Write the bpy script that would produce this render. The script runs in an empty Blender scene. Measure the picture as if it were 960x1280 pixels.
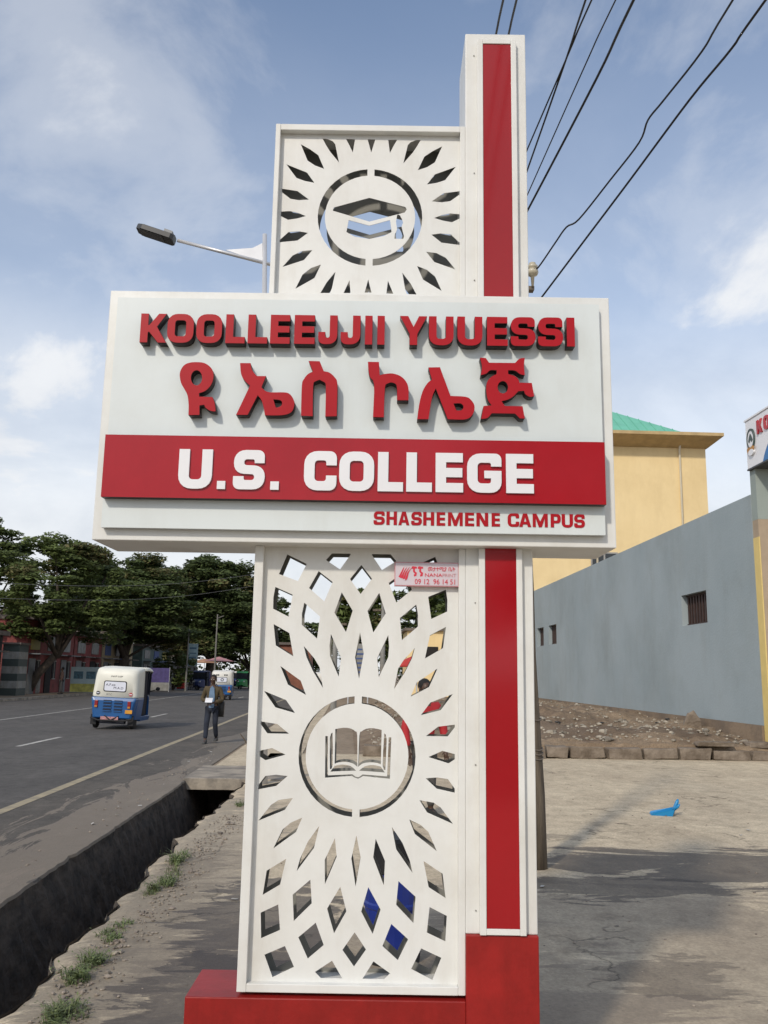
import bpy, bmesh, math, random
from mathutils import Vector, Matrix, Euler
R = math.radians
scn = bpy.context.scene
C = scn.collection
# ------------------------------------------------------------------ camera
PITCH, ROLL, HEAD, CAMZ = R(10.403), R(0.946), R(2.167), 1.65
FPX = 1108.4
cam_d = bpy.data.cameras.new('camera'); cam = bpy.data.objects.new('camera', cam_d); C.objects.link(cam)
cam_d.sensor_fit = 'VERTICAL'; cam_d.sensor_height = 36.0; cam_d.lens = 36.0*FPX/1280
cam_d.clip_start = .05; cam_d.clip_end = 5000
_f = Vector((math.sin(HEAD)*math.cos(PITCH), math.cos(HEAD)*math.cos(PITCH), math.sin(PITCH)))
_r0 = Vector((math.cos(HEAD), -math.sin(HEAD), 0)); _u0 = _r0.cross(_f)
_r = _r0*math.cos(ROLL)+_u0*math.sin(ROLL); _u = -_r0*math.sin(ROLL)+_u0*math.cos(ROLL)
cam.matrix_world = Matrix(((_r.x,_u.x,-_f.x,0),(_r.y,_u.y,-_f.y,0),(_r.z,_u.z,-_f.z,CAMZ),(0,0,0,1)))
scn.camera = cam
scn.render.resolution_x = 768; scn.render.resolution_y = 1024
def ray(px, py): return _r*((px-480)/FPX) - _u*((py-640)/FPX) + _f
def at(px, py, Y):
    r = ray(px, py); s = Y/r.y; return Vector((r.x*s, Y, CAMZ+r.z*s))
def atX(px, py, X):
    r = ray(px, py); s = X/r.x; return Vector((X, r.y*s, CAMZ+r.z*s))
def gnd(px, py, z=0):
    r = ray(px, py); s = (z-CAMZ)/r.z; return Vector((r.x*s, r.y*s, z))
# ------------------------------------------------------------------ sun and sky
SUN_EL, SUN_AZ = R(36), R(28.4)       # azimuth of the light's travel, clockwise from +Y
sd = bpy.data.lights.new('sun', 'SUN'); sd.energy = 2.0; sd.angle = R(3.5); sd.color = (1, .91, .78)
sun = bpy.data.objects.new('sun', sd); C.objects.link(sun)
tr = Vector((math.sin(SUN_AZ)*math.cos(SUN_EL), math.cos(SUN_AZ)*math.cos(SUN_EL), -math.sin(SUN_EL)))
sun.rotation_euler = tr.to_track_quat('-Z', 'Y').to_euler()
W = bpy.data.worlds.new('World'); scn.world = W; W.use_nodes = True
nt = W.node_tree; nt.nodes.clear()
def N(t, **k):
    n = nt.nodes.new(t)
    for a, b in k.items(): setattr(n, a, b)
    return n
def math_n(op, a, b=None, clamp=False):
    n = nt.nodes.new('ShaderNodeMath'); n.operation = op; n.use_clamp = clamp
    for i, v in enumerate((a, b)):
        if v is None: continue
        if isinstance(v, (int, float)): n.inputs[i].default_value = v
        else: nt.links.new(v, n.inputs[i])
    return n.outputs[0]
def ramp_n(src, stops, interp='EASE'):
    n = nt.nodes.new('ShaderNodeValToRGB'); nt.links.new(src, n.inputs[0]); cr = n.color_ramp; cr.interpolation = interp
    cr.elements[0].position, cr.elements[0].color = stops[0][0], (stops[0][1],)*3+(1,) if isinstance(stops[0][1], (int, float)) else stops[0][1]
    cr.elements[1].position, cr.elements[1].color = stops[-1][0], (stops[-1][1],)*3+(1,) if isinstance(stops[-1][1], (int, float)) else stops[-1][1]
    for p, c in stops[1:-1]:
        e = cr.elements.new(p); e.color = (c,)*3+(1,) if isinstance(c, (int, float)) else c
    return n.outputs[0]
def mixc(f, a, b):
    n = nt.nodes.new('ShaderNodeMix'); n.data_type = 'RGBA'
    for s, v in ((n.inputs[0], f), (n.inputs[6], a), (n.inputs[7], b)):
        if isinstance(v, (int, float)): s.default_value = v
        elif isinstance(v, tuple): s.default_value = v
        else: nt.links.new(v, s)
    return n.outputs[2]
sky = N('ShaderNodeTexSky', sky_type='NISHITA'); sky.sun_disc = False
sky.sun_elevation = SUN_EL; sky.sun_rotation = SUN_AZ+math.pi; sky.air_density = 1.0; sky.dust_density = 1.0; sky.altitude = 300
tc = N('ShaderNodeTexCoord'); sep = N('ShaderNodeSeparateXYZ'); nt.links.new(tc.outputs['Generated'], sep.inputs[0])
zc = math_n('MAXIMUM', sep.outputs[2], 0.0)
den = math_n('ADD', zc, .5)
cmb = N('ShaderNodeCombineXYZ')
nt.links.new(math_n('DIVIDE', sep.outputs[0], den), cmb.inputs[0]); nt.links.new(math_n('DIVIDE', sep.outputs[1], den), cmb.inputs[1])
def noise_w(scale, detail, rough, off, dist=0.0, stretch=(1,1,1)):
    m = N('ShaderNodeMapping'); m.inputs['Location'].default_value = off; m.inputs['Scale'].default_value = stretch
    nt.links.new(cmb.outputs[0], m.inputs[0])
    n = N('ShaderNodeTexNoise'); n.inputs['Scale'].default_value = scale; n.inputs['Detail'].default_value = detail
    n.inputs['Roughness'].default_value = rough; n.inputs['Distortion'].default_value = dist
    nt.links.new(m.outputs[0], n.inputs[0]); return n.outputs[0]
big = noise_w(1.5, 2, .5, (21.7, 9.1, 0))
puff = noise_w(3.6, 9, .58, (1.2, 5.1, 0), .25)
wisp = noise_w(2.2, 8, .6, (8.2, 2.1, 0), .6, (1.6, .55, 1))
cl = math_n('ADD', math_n('MULTIPLY', big, .9), math_n('MULTIPLY', puff, .75))
mask_c = ramp_n(cl, [(.68, .06), (.88, .42), (1.05, .92)])
mask_w = ramp_n(wisp, [(.47, 0), (.8, .34)])
hor = ramp_n(zc, [(0, .97), (.14, .90), (.28, .68), (.42, .30), (.7, .05)])
m1 = math_n('MAXIMUM', mask_c, mask_w); m2 = math_n('MAXIMUM', m1, hor, True)
shade = ramp_n(puff, [(.3, (.62, .645, .69, 1)), (.65, (.80, .81, .825, 1))])
bgs = N('ShaderNodeBackground'); nt.links.new(sky.outputs[0], bgs.inputs[0]); bgs.inputs[1].default_value = .15
bgc = N('ShaderNodeBackground'); nt.links.new(shade, bgc.inputs[0]); bgc.inputs[1].default_value = 1.0
ms = N('ShaderNodeMixShader'); nt.links.new(m2, ms.inputs[0]); nt.links.new(bgs.outputs[0], ms.inputs[1]); nt.links.new(bgc.outputs[0], ms.inputs[2])
wo = N('ShaderNodeOutputWorld'); nt.links.new(ms.outputs[0], wo.inputs[0])
scn.view_settings.view_transform = 'Standard'; scn.view_settings.look = 'None'; scn.view_settings.exposure = 0.2; scn.view_settings.gamma = 1.0
scn.render.engine = 'CYCLES'
# ------------------------------------------------------------------ helpers
MATS = {}
def mat(name, col, rough=.6, var=.12, scale=3.0, bump=.0, bscale=40.0, metal=0.0, col2=None, coat=0.0, island=0.0, trans=0.0, spec=.5, stretch=None, grime_and_shade=0.0, gscale=2.0, leaf=0.0):
    if name in MATS: return MATS[name]
    m = bpy.data.materials.new(name); m.use_nodes = True; t = m.node_tree; n = t.nodes; b = n['Principled BSDF']
    b.inputs['Roughness'].default_value = rough; b.inputs['Metallic'].default_value = metal
    b.inputs['Specular IOR Level'].default_value = spec
    if coat: b.inputs['Coat Weight'].default_value = coat; b.inputs['Coat Roughness'].default_value = .06
    if trans: b.inputs['Transmission Weight'].default_value = trans
    tcn = n.new('ShaderNodeTexCoord'); src = tcn.outputs['Object']
    if stretch:
        mp = n.new('ShaderNodeMapping'); mp.inputs['Scale'].default_value = stretch; t.links.new(src, mp.inputs[0]); src = mp.outputs[0]
    ns = n.new('ShaderNodeTexNoise'); ns.inputs['Scale'].default_value = scale; ns.inputs['Detail'].default_value = 8; ns.inputs['Roughness'].default_value = .62
    t.links.new(src, ns.inputs['Vector'])
    rp = n.new('ShaderNodeValToRGB'); t.links.new(ns.outputs[0], rp.inputs[0])
    c2 = col2 if col2 else tuple(min(1, c*(1-var*2)) for c in col)
    rp.color_ramp.elements[0].position = .36; rp.color_ramp.elements[1].position = .62
    rp.color_ramp.elements[0].color = tuple(c2)+(1,); rp.color_ramp.elements[1].color = tuple(col)+(1,)
    out = rp.outputs[0]
    if grime_and_shade:
        for (st_, gs, p0, p1) in (((1, 1, .22), gscale, .50, .70), ((1, 1, 1), gscale*.35, .46, .66)):
            gm = n.new('ShaderNodeMapping'); gm.inputs['Scale'].default_value = st_; gm.inputs['Location'].default_value = (4.2, 1.1, 2.7); t.links.new(tcn.outputs['Object'], gm.inputs[0])
            gn = n.new('ShaderNodeTexNoise'); gn.inputs['Scale'].default_value = gs; gn.inputs['Detail'].default_value = 9; gn.inputs['Roughness'].default_value = .7; t.links.new(gm.outputs[0], gn.inputs['Vector'])
            gr = n.new('ShaderNodeValToRGB'); gr.color_ramp.elements[0].position = p0; gr.color_ramp.elements[1].position = p1
            gr.color_ramp.elements[0].color = (1, 1, 1, 1); gr.color_ramp.elements[1].color = (1-grime_and_shade*.85, 1-grime_and_shade, 1-grime_and_shade*1.2, 1); t.links.new(gn.outputs[0], gr.inputs[0])
            gx = n.new('ShaderNodeMix'); gx.data_type = 'RGBA'; gx.blend_type = 'MULTIPLY'; gx.inputs[0].default_value = 1; t.links.new(out, gx.inputs[6]); t.links.new(gr.outputs[0], gx.inputs[7]); out = gx.outputs[2]
    if island:
        g = n.new('ShaderNodeNewGeometry'); hs = n.new('ShaderNodeHueSaturation')
        ma = n.new('ShaderNodeMapRange'); ma.inputs[3].default_value = 1-island; ma.inputs[4].default_value = 1+island
        t.links.new(g.outputs['Random Per Island'], ma.inputs[0]); t.links.new(ma.outputs[0], hs.inputs['Value']); t.links.new(out, hs.inputs['Color']); out = hs.outputs[0]
    t.links.new(out, b.inputs['Base Color'])
    if leaf:
        tl_ = n.new('ShaderNodeBsdfTranslucent'); mxs = n.new('ShaderNodeMixShader'); mxs.inputs[0].default_value = leaf; t.links.new(out, tl_.inputs[0])
        t.links.new(b.outputs[0], mxs.inputs[1]); t.links.new(tl_.outputs[0], mxs.inputs[2]); t.links.new(mxs.outputs[0], n['Material Output'].inputs[0])
    if bump:
        n2 = n.new('ShaderNodeTexNoise'); n2.inputs['Scale'].default_value = bscale; n2.inputs['Detail'].default_value = 6
        t.links.new(src, n2.inputs['Vector'])
        bp = n.new('ShaderNodeBump'); bp.inputs['Strength'].default_value = bump; bp.inputs['Distance'].default_value = .02
        t.links.new(n2.outputs[0], bp.inputs['Height']); t.links.new(bp.outputs[0], b.inputs['Normal'])
    MATS[name] = m; return m
def link(name, me, mats, parent=None, smooth=False):
    o = bpy.data.objects.new(name, me); C.objects.link(o)
    if mats is not None:
        for m in (mats if isinstance(mats, (list, tuple)) else [mats]): me.materials.append(m)
    if parent is not None: o.parent = parent
    if smooth: me.polygons.foreach_set('use_smooth', [True]*len(me.polygons))
    return o
def tag(o, label, cat, group=None, kind=None):
    if label: o['label'] = label
    if cat: o['category'] = cat
    if group: o['group'] = group
    if kind: o['kind'] = kind
    return o
def struct(o, kind='structure', label=None, cat=None):
    o['kind'] = kind
    if label: o['label'] = label
    if cat: o['category'] = cat
    return o
def thing(name, loc, label, cat, group=None, rz=0):
    o = bpy.data.objects.new(name, None); C.objects.link(o); o.location = loc; o.rotation_euler = (0, 0, rz); o.empty_display_size = .2
    return tag(o, label, cat, group)
def copy_tree(o, parent=None):
    c = o.copy(); C.objects.link(c)
    if parent is not None: c.parent = parent
    for ch in [x for x in list(o.children)]: copy_tree(ch, c)
    return c
class B:
    def __init__(s): s.v = []; s.f = []; s.m = []
    def add(s, vs, fs, mi=0):
        k = len(s.v); s.v += [tuple(v) for v in vs]; s.f += [tuple(i+k for i in f) for f in fs]; s.m += [mi]*len(fs); return s
    def box(s, x0, x1, y0, y1, z0, z1, mi=0, M=None):
        vs = [Vector(p) for p in ((x0,y0,z0),(x1,y0,z0),(x1,y1,z0),(x0,y1,z0),(x0,y0,z1),(x1,y0,z1),(x1,y1,z1),(x0,y1,z1))]
        if M is not None: vs = [M @ v for v in vs]
        return s.add(vs, [(0,3,2,1),(4,5,6,7),(0,1,5,4),(1,2,6,5),(2,3,7,6),(3,0,4,7)], mi)
    def tube(s, pts, rs, n=8, mi=0, cap=True):
        pts = [Vector(p) for p in pts]
        if isinstance(rs, (int, float)): rs = [rs]*len(pts)
        rings = []; up = None
        for i, p in enumerate(pts):
            d = (pts[min(i+1, len(pts)-1)]-pts[max(i-1, 0)]).normalized()
            if up is None: up = Vector((0, 0, 1)) if abs(d.z) < .9 else Vector((1, 0, 0))
            a = d.cross(up).normalized(); b = a.cross(d).normalized(); up = b
            rings.append([p+(a*math.cos(2*math.pi*k/n)+b*math.sin(2*math.pi*k/n))*rs[i] for k in range(n)])
        return s.loft(rings, mi, cap)
    def loft(s, rings, mi=0, cap=True):
        n = len(rings[0]); vs = [v for r in rings for v in r]; fs = []
        for i in range(len(rings)-1):
            for k in range(n):
                fs.append((i*n+k, i*n+(k+1) % n, (i+1)*n+(k+1) % n, (i+1)*n+k))
        if cap: fs.append(tuple(range(n-1, -1, -1))); fs.append(tuple(range((len(rings)-1)*n, len(rings)*n)))
        return s.add(vs, fs, mi)
    def ell(s, c, r, n=10, m=6, mi=0, jit=0, rnd=None):
        rings = []
        for j in range(1, m):
            a = math.pi*j/m
            rings.append([Vector((c[0]+r[0]*math.sin(a)*math.cos(2*math.pi*k/n), c[1]+r[1]*math.sin(a)*math.sin(2*math.pi*k/n), c[2]-r[2]*math.cos(a))) for k in range(n)])
        if jit:
            for rg in rings:
                for v in rg:
                    d = (v-Vector(c)); v += d*rnd.uniform(-jit, jit)
        k0 = len(s.v); s.loft(rings, mi, False)
        s.v += [(c[0], c[1], c[2]-r[2]), (c[0], c[1], c[2]+r[2])]; b0, t0 = len(s.v)-2, len(s.v)-1; l = k0+(m-2)*n
        for k in range(n):
            s.f.append((b0, k0+(k+1) % n, k0+k)); s.f.append((t0, l+k, l+(k+1) % n)); s.m += [mi, mi]
        return s
    def build(s, name, mats, parent=None, smooth=False, bevel=0, loc=None, fix=True):
        me = bpy.data.meshes.new(name); me.from_pydata(s.v, [], s.f)
        if fix and len(s.f) < 20000:
            bm = bmesh.new(); bm.from_mesh(me)
            for f, k in zip(bm.faces, s.m): f.material_index = k
            bmesh.ops.recalc_face_normals(bm, faces=bm.faces); bm.to_mesh(me); bm.free()
        else: me.polygons.foreach_set('material_index', s.m)
        o = link(name, me, mats, parent, smooth)
        if bevel:
            b = o.modifiers.new('bevel', 'BEVEL'); b.width = bevel; b.segments = 2; b.limit_method = 'ANGLE'
        if loc is not None: o.location = loc
        return o
def shape2d(loops, depth):
    """filled flat shape with holes, as mesh data in x,y with thickness depth (z = 0 .. depth)"""
    cu = bpy.data.curves.new('tmp', 'CURVE'); cu.dimensions = '2D'; cu.fill_mode = 'BOTH'; cu.extrude = depth/2
    for lp in loops:
        sp = cu.splines.new('POLY'); sp.points.add(len(lp)-1)
        for i, p in enumerate(lp): sp.points[i].co = (p[0], p[1], 0, 1)
        sp.use_cyclic_u = True
    ob = bpy.data.objects.new('tmp', cu); C.objects.link(ob)
    dg = bpy.context.evaluated_depsgraph_get(); me = bpy.data.meshes.new_from_object(ob.evaluated_get(dg)); me = me.copy()
    bpy.data.objects.remove(ob); bpy.data.curves.remove(cu)
    me.materials.clear()
    return me
def plate(name, loops, t_front, depth, mats, parent, sides=0, xform=None, back=0):
    """loops in (u, z); front face at y = t_front facing -y, body going back to t_front+depth"""
    me = shape2d(loops, depth)
    bm = bmesh.new(); bm.from_mesh(me); bmesh.ops.remove_doubles(bm, verts=bm.verts, dist=1e-5)
    for v in bm.verts: x, y, z = v.co; v.co = (x, t_front+(depth/2-z), y)
    bmesh.ops.recalc_face_normals(bm, faces=bm.faces)
    for f in bm.faces: f.material_index = sides if abs(f.normal.y) < .7 else (back if f.normal.y > 0 else 0)
    if xform is not None: bmesh.ops.transform(bm, matrix=xform, verts=bm.verts)
    bm.to_mesh(me); bm.free()
    return link(name, me, mats, parent)
def rnd_poly(pts, n=5):
    """pts: (x, y[, radius]) -> outline with rounded corners"""
    out = []; L = len(pts)
    for i, p in enumerate(pts):
        r = p[2] if len(p) > 2 else 0; P = Vector(p[:2])
        if not r: out.append((P.x, P.y)); continue
        a = Vector(pts[i-1][:2])-P; b = Vector(pts[(i+1) % L][:2])-P
        ra = min(r, a.length*.499, b.length*.499); a = P+a.normalized()*ra; b = P+b.normalized()*ra
        for k in range(n+1):
            t = k/n; w = .82   # rational quadratic: squarish round corner
            q = (a*(1-t)**2+P*(2*w*t*(1-t))+b*t*t)/((1-t)**2+2*w*t*(1-t)+t*t); out.append((q.x, q.y))
    return out
def smooth_loop(pts, n=3, sharp=50):
    """Catmull-Rom through the points, keeping sharp corners"""
    L = len(pts); out = []
    def ang(i):
        a = Vector(pts[i])-Vector(pts[i-1]); b = Vector(pts[(i+1) % L])-Vector(pts[i])
        return math.degrees(a.angle(b)) if a.length > 1e-6 and b.length > 1e-6 else 0
    cr = [ang(i) > sharp for i in range(L)]
    for i in range(L):
        p1, p2 = Vector(pts[i]), Vector(pts[(i+1) % L])
        p0 = Vector(pts[i-1]) if not cr[i] else p1*2-p2; p3 = Vector(pts[(i+2) % L]) if not cr[(i+1) % L] else p2*2-p1
        for k in range(n):
            t = k/n
            q = .5*((2*p1)+(p2-p0)*t+(2*p0-5*p1+4*p2-p3)*t*t+(3*p1-p0-3*p2+p3)*t**3); out.append((q.x, q.y))
    return out
def glyph(ch, w, h, v=None, z=None):
    v = v or .25*h; z = z or .22*h; Ro, Ri = .34*h, .10*h
    if ch == 'I': return [[(0,0),(w,0),(w,h),(0,h)]]
    if ch == '.': return [[(0,0),(w,0),(w,h),(0,h)]]
    if ch == 'L': return [[(0,0),(w,0),(w,z),(v,z),(v,h),(0,h)]]
    if ch == 'E':
        a = (h-z)/2; return [[(0,0),(w,0),(w,z),(v,z),(v,a),(w*.97,a),(w*.97,a+z),(v,a+z),(v,h-z),(w*.99,h-z),(w*.99,h),(0,h)]]
    if ch == 'F':
        a = (h-z)/2; return [[(0,0),(v,0),(v,a),(w*.9,a),(w*.9,a+z),(v,a+z),(v,h-z),(w,h-z),(w,h),(0,h)]]
    if ch == 'H':
        a = (h-z)/2; return [[(0,0),(v,0),(v,a),(w-v,a),(w-v,0),(w,0),(w,h),(w-v,h),(w-v,a+z),(v,a+z),(v,h),(0,h)]]
    if ch == 'K': return [[(0,0),(v,0),(v,.34*h),(v*1.15,.38*h),(.69*w,0),(w,0),(.62*w,.55*h),(.97*w,h),(.68*w,h),(v*1.15,.60*h),(v,.60*h),(v,h),(0,h)]]
    if ch == 'O': return [rnd_poly([(0,0,Ro),(w,0,Ro),(w,h,Ro),(0,h,Ro)]), rnd_poly([(v,z,Ri),(w-v,z,Ri),(w-v,h-z,Ri),(v,h-z,Ri)])]
    if ch == 'J': return [rnd_poly([(w,h),(w,0,Ro),(0,0,Ro),(0,.42*h),(v*.92,.42*h),(v*.92,z,Ri),(w-v,z,Ri),(w-v,h)])]
    if ch == 'U': return [rnd_poly([(0,h),(0,0,Ro),(w,0,Ro),(w,h),(w-v,h),(w-v,z,Ri),(v,z,Ri),(v,h)])]
    if ch == 'C': return [rnd_poly([(w,.64*h),(w,h,Ro),(0,h,Ro),(0,0,Ro),(w,0,Ro),(w,.38*h),(w-v,.38*h),(w-v,z,Ri),(v,z,Ri),(v,h-z,Ri),(w-v,h-z,Ri),(w-v,.64*h)])]
    if ch == 'G': return [rnd_poly([(w,.67*h),(w,h,Ro),(0,h,Ro),(0,0,Ro),(w,0,Ro),(w,.56*h),(.5*w,.56*h),(.5*w,.37*h),(w-v,.37*h),(w-v,z,Ri),(v,z,Ri),(v,h-z,Ri),(w-v,h-z,Ri),(w-v,.67*h)])]
    if ch == 'S': return [rnd_poly([(w*.98,.67*h),(w*.98,h,Ro),(.01*w,h,Ro),(.01*w,.40*h,Ro*.8),(w-v,.385*h,Ri*.7),(w-v,z,Ri),(v,z,Ri),(v,.33*h),(0,.33*h),(0,0,Ro),(w,0,Ro),(w,.60*h,Ro*.8),(v,.615*h,Ri*.7),(v,h-z,Ri),(w-v,h-z,Ri),(w-v,.67*h)])]
    if ch == 'Y': return [[(.5*w-v/2,0),(.5*w+v/2,0),(.5*w+v/2,.38*h),(w,h),(.70*w,h),(.5*w,.62*h),(.30*w,h),(0,h),(.5*w-v/2,.38*h)]]
    if ch == 'A': return [[(0,0),(.27*w,0),(.33*w,.19*h),(.67*w,.19*h),(.73*w,0),(w,0),(.67*w,h),(.33*w,h)], [(.40*w,.39*h),(.60*w,.39*h),(.5*w,.74*h)]]
    if ch == 'M':
        v = .22*h; return [[(0,0),(v,0),(v,.66*h),(.40*w,0),(.60*w,0),(w-v,.66*h),(w-v,0),(w,0),(w,h),(w-v*1.25,h),(.5*w,.42*h),(v*1.25,h),(0,h)]]
    if ch == 'N': return [[(0,0),(v,0),(v,.60*h),(w-v*1.2,0),(w,0),(w,h),(w-v,h),(w-v,.40*h),(v*1.2,h),(0,h)]]
    if ch == 'P': return [rnd_poly([(0,0),(v,0),(v,.30*h),(w,.30*h,Ro*.8),(w,h,Ro*.8),(0,h)]), rnd_poly([(v,.50*h),(w-v,.50*h,Ri),(w-v,h-z,Ri),(v,h-z)])]
    return [[(0,0),(w,0),(w,h),(0,h)]]
def text_mesh(s, size, depth=.002):
    cu = bpy.data.curves.new('tmp', 'FONT'); cu.body = s; cu.size = size; cu.extrude = depth/2; cu.align_x = 'CENTER'; cu.align_y = 'CENTER'; cu.resolution_u = 3
    ob = bpy.data.objects.new('tmp', cu); C.objects.link(ob)
    dg = bpy.context.evaluated_depsgraph_get(); me = bpy.data.meshes.new_from_object(ob.evaluated_get(dg)).copy()
    bpy.data.objects.remove(ob); bpy.data.curves.remove(cu); me.materials.clear(); return me
def text_obj(name, s, size, m, parent, loc, rot=(math.pi/2, 0, 0), sx=1.0):
    o = link(name, text_mesh(s, size), m, parent); o.location = loc; o.rotation_euler = rot; o.scale = (sx, 1, 1); return o
# ------------------------------------------------------------------ measured shapes of the sign (metres: across, height)
UP_C = (-0.0986,3.6961)
UP_HOLES = [[(-0.4115,4.1134),(-0.3776,4.1119),(-0.3739,4.0961)],
[(-0.3253,4.1112),(-0.3058,4.1115),(-0.2793,4.0737),(-0.2664,4.0586),(-0.2465,3.9652),(-0.2894,4.0202),(-0.3088,4.0529)],
[(-0.2233,4.1093),(-0.1816,4.1099),(-0.1754,4.0830),(-0.1841,4.0168),(-0.2026,4.0571),(-0.2172,4.0874)],
[(-0.4253,4.0551),(-0.3820,4.0304),(-0.3433,4.0016),(-0.3137,3.9324),(-0.3565,3.9484),(-0.3918,3.9730)],
[(-0.4887,3.9528),(-0.3921,3.9126),(-0.3561,3.8615),(-0.3999,3.8698),(-0.4394,3.8842)],
[(-0.5076,3.8307),(-0.4326,3.8194),(-0.3787,3.7780),(-0.4242,3.7738),(-0.4633,3.7801),(-0.5070,3.8132)],
[(-0.5070,3.7166),(-0.4634,3.7197),(-0.4244,3.7105),(-0.3898,3.6962),(-0.4303,3.6833),(-0.4710,3.6762),(-0.5062,3.6944)],
[(-0.5073,3.5777),(-0.4665,3.6165),(-0.4191,3.6211),(-0.3781,3.6140),(-0.4244,3.5756),(-0.5068,3.5656)],
[(-0.4884,3.4462),(-0.4444,3.5025),(-0.4023,3.5249),(-0.3551,3.5305),(-0.3919,3.4815)],
[(-0.4263,3.3427),(-0.3963,3.4116),(-0.3592,3.4435),(-0.3147,3.4610),(-0.3420,3.3957)],
[(-0.3138,3.3245),(-0.2875,3.3750),(-0.2486,3.4284),(-0.2622,3.3491),(-0.2705,3.3252)],
[(-0.2101,3.3261),(-0.1847,3.3886),(-0.1788,3.3266)]]
UP_MID = [[(-0.1177,4.1095),(-0.0816,4.1101),(-0.0812,4.0871),(-0.0993,4.0182),(-0.1173,4.0865)],[(-0.1159,3.3297),(-0.1010,3.3930),(-0.0850,3.3302)]]
CAP = [(-0.2692,3.7245),(-0.2636,3.7410),(-0.1035,3.7912),(0.0614,3.7482),(0.0682,3.7364),(0.0587,3.7205),(-0.1012,3.6733)]
CAP_BODY = [(-0.1953,3.6797),(-0.1009,3.6537),(-0.0075,3.6827),(0.0006,3.6239),(-0.0335,3.6038),(-0.0996,3.5885),(-0.1662,3.5985),(-0.2042,3.6207)]
TASSEL = [(0.0254,3.7094),(0.0376,3.7064),(0.0520,3.6718),(0.0456,3.6508),(0.0570,3.6053),(0.0530,3.5909),(0.0138,3.5916),(0.0159,3.6144),(0.0252,3.6374),(0.0199,3.6733)]
LOW_HOLES = [[(-0.4189,2.1445),(-0.3358,2.1050),(-0.3700,2.0321),(-0.4513,2.0607)],
[(-0.2303,2.1606),(-0.1523,2.1590),(-0.1509,2.1477),(-0.1945,2.0846),(-0.2546,2.1233)],
[(-0.2843,2.0758),(-0.2240,2.0306),(-0.2570,1.9488),(-0.3225,2.0037)],
[(-0.4644,2.0059),(-0.3904,1.9746),(-0.4039,1.8825),(-0.4704,1.9147),(-0.4711,1.9621)],
[(-0.3407,1.9419),(-0.2730,1.8846),(-0.2826,1.7934),(-0.3483,1.8502),(-0.3487,1.8972)],
[(-0.1848,1.9880),(-0.1371,1.9118),(-0.1629,1.8228),(-0.2133,1.9022)],
[(-0.4657,1.8510),(-0.3987,1.8146),(-0.3788,1.7190),(-0.4534,1.7631)],
[(-0.3369,1.7623),(-0.2912,1.7122),(-0.2686,1.6766),(-0.2523,1.5925),(-0.2963,1.6615),(-0.3245,1.7182)],
[(-0.2253,1.8135),(-0.1809,1.7173),(-0.1889,1.6395),(-0.2268,1.7231),(-0.2297,1.7667)],
[(-0.4309,1.6789),(-0.3451,1.6207),(-0.3212,1.5634),(-0.3967,1.6036)],
[(-0.4946,1.5767),(-0.4027,1.5417),(-0.3637,1.4899),(-0.4454,1.5115)],
[(-0.5153,1.4544),(-0.4347,1.4451),(-0.3854,1.4072),(-0.4741,1.4073),(-0.5149,1.4438)],
[(-0.5175,1.3381),(-0.4528,1.3497),(-0.3960,1.3243),(-0.4780,1.3010),(-0.5166,1.3171)],
[(-0.5144,1.2024),(-0.4755,1.2394),(-0.4325,1.2453),(-0.3854,1.2409),(-0.4308,1.2012),(-0.5138,1.1869)],
[(-0.4963,1.0663),(-0.4469,1.1286),(-0.4180,1.1471),(-0.3608,1.1558),(-0.3924,1.1090)],
[(-0.4323,0.9615),(-0.3977,1.0347),(-0.3666,1.0607),(-0.3207,1.0809),(-0.3440,1.0254)],
[(-0.3363,0.8775),(-0.3246,0.9244),(-0.2948,0.9906),(-0.2513,1.0514),(-0.2701,0.9657)],
[(-0.2262,0.9210),(-0.1875,1.0051),(-0.1788,0.9343),(-0.2226,0.8298)],
[(-0.4555,0.8770),(-0.3793,0.9235),(-0.4006,0.8254),(-0.4677,0.7860)],
[(-0.3491,0.7889),(-0.2807,0.8463),(-0.2727,0.7579),(-0.3415,0.6911)],
[(-0.4729,0.7200),(-0.4047,0.7518),(-0.3943,0.6574),(-0.4674,0.6258)],
[(-0.2116,0.7391),(-0.1616,0.8218),(-0.1351,0.7305),(-0.1818,0.6486)],
[(-0.3216,0.6316),(-0.2547,0.6867),(-0.2209,0.6050),(-0.2820,0.5544)],
[(-0.4519,0.5661),(-0.3728,0.5991),(-0.3346,0.5235),(-0.4174,0.4821)],
[(-0.2524,0.5065),(-0.1870,0.5487),(-0.1452,0.4793),(-0.1486,0.4706),(-0.2290,0.4693)]]
LOW_MID = [[(-0.1048,2.1046),(-0.0588,2.0474),(-0.1052,1.9820),(-0.1513,2.0446)],[(-0.1045,1.8228),(-0.0871,1.7361),(-0.1045,1.6328),(-0.1229,1.7192)],[(-0.1019,1.0171),(-0.0832,0.9333),(-0.1009,0.8229),(-0.1201,0.9278)],[(-0.1474,0.5882),(-0.1009,0.6539),(-0.0550,0.5911),(-0.1006,0.5284)]]
LOW_C = (-0.1060,1.3240)
BOOK = [[(-0.1973,1.4287),(-0.1631,1.4349),(-0.1344,1.4321),(-0.1151,1.4208),(-0.1067,1.4047),(-0.1040,1.2806),(-0.1218,1.2941),(-0.1503,1.2996),(-0.1787,1.2977),(-0.1965,1.2919)],
[(-0.2132,1.2606),(-0.1963,1.2837),(-0.1643,1.2897),(-0.1310,1.2839),(-0.1084,1.2660),(-0.1589,1.2638)],
[(-0.2183,1.3937),(-0.2079,1.4147),(-0.2035,1.2882),(-0.2149,1.2697)],
[(-0.2370,1.4003),(-0.2265,1.4005),(-0.2223,1.2459),(-0.1232,1.2520),(-0.1112,1.2431),(-0.1003,1.2406),(-0.1001,1.2347),(-0.1149,1.2394),(-0.1254,1.2456),(-0.2338,1.2366)]]
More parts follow.
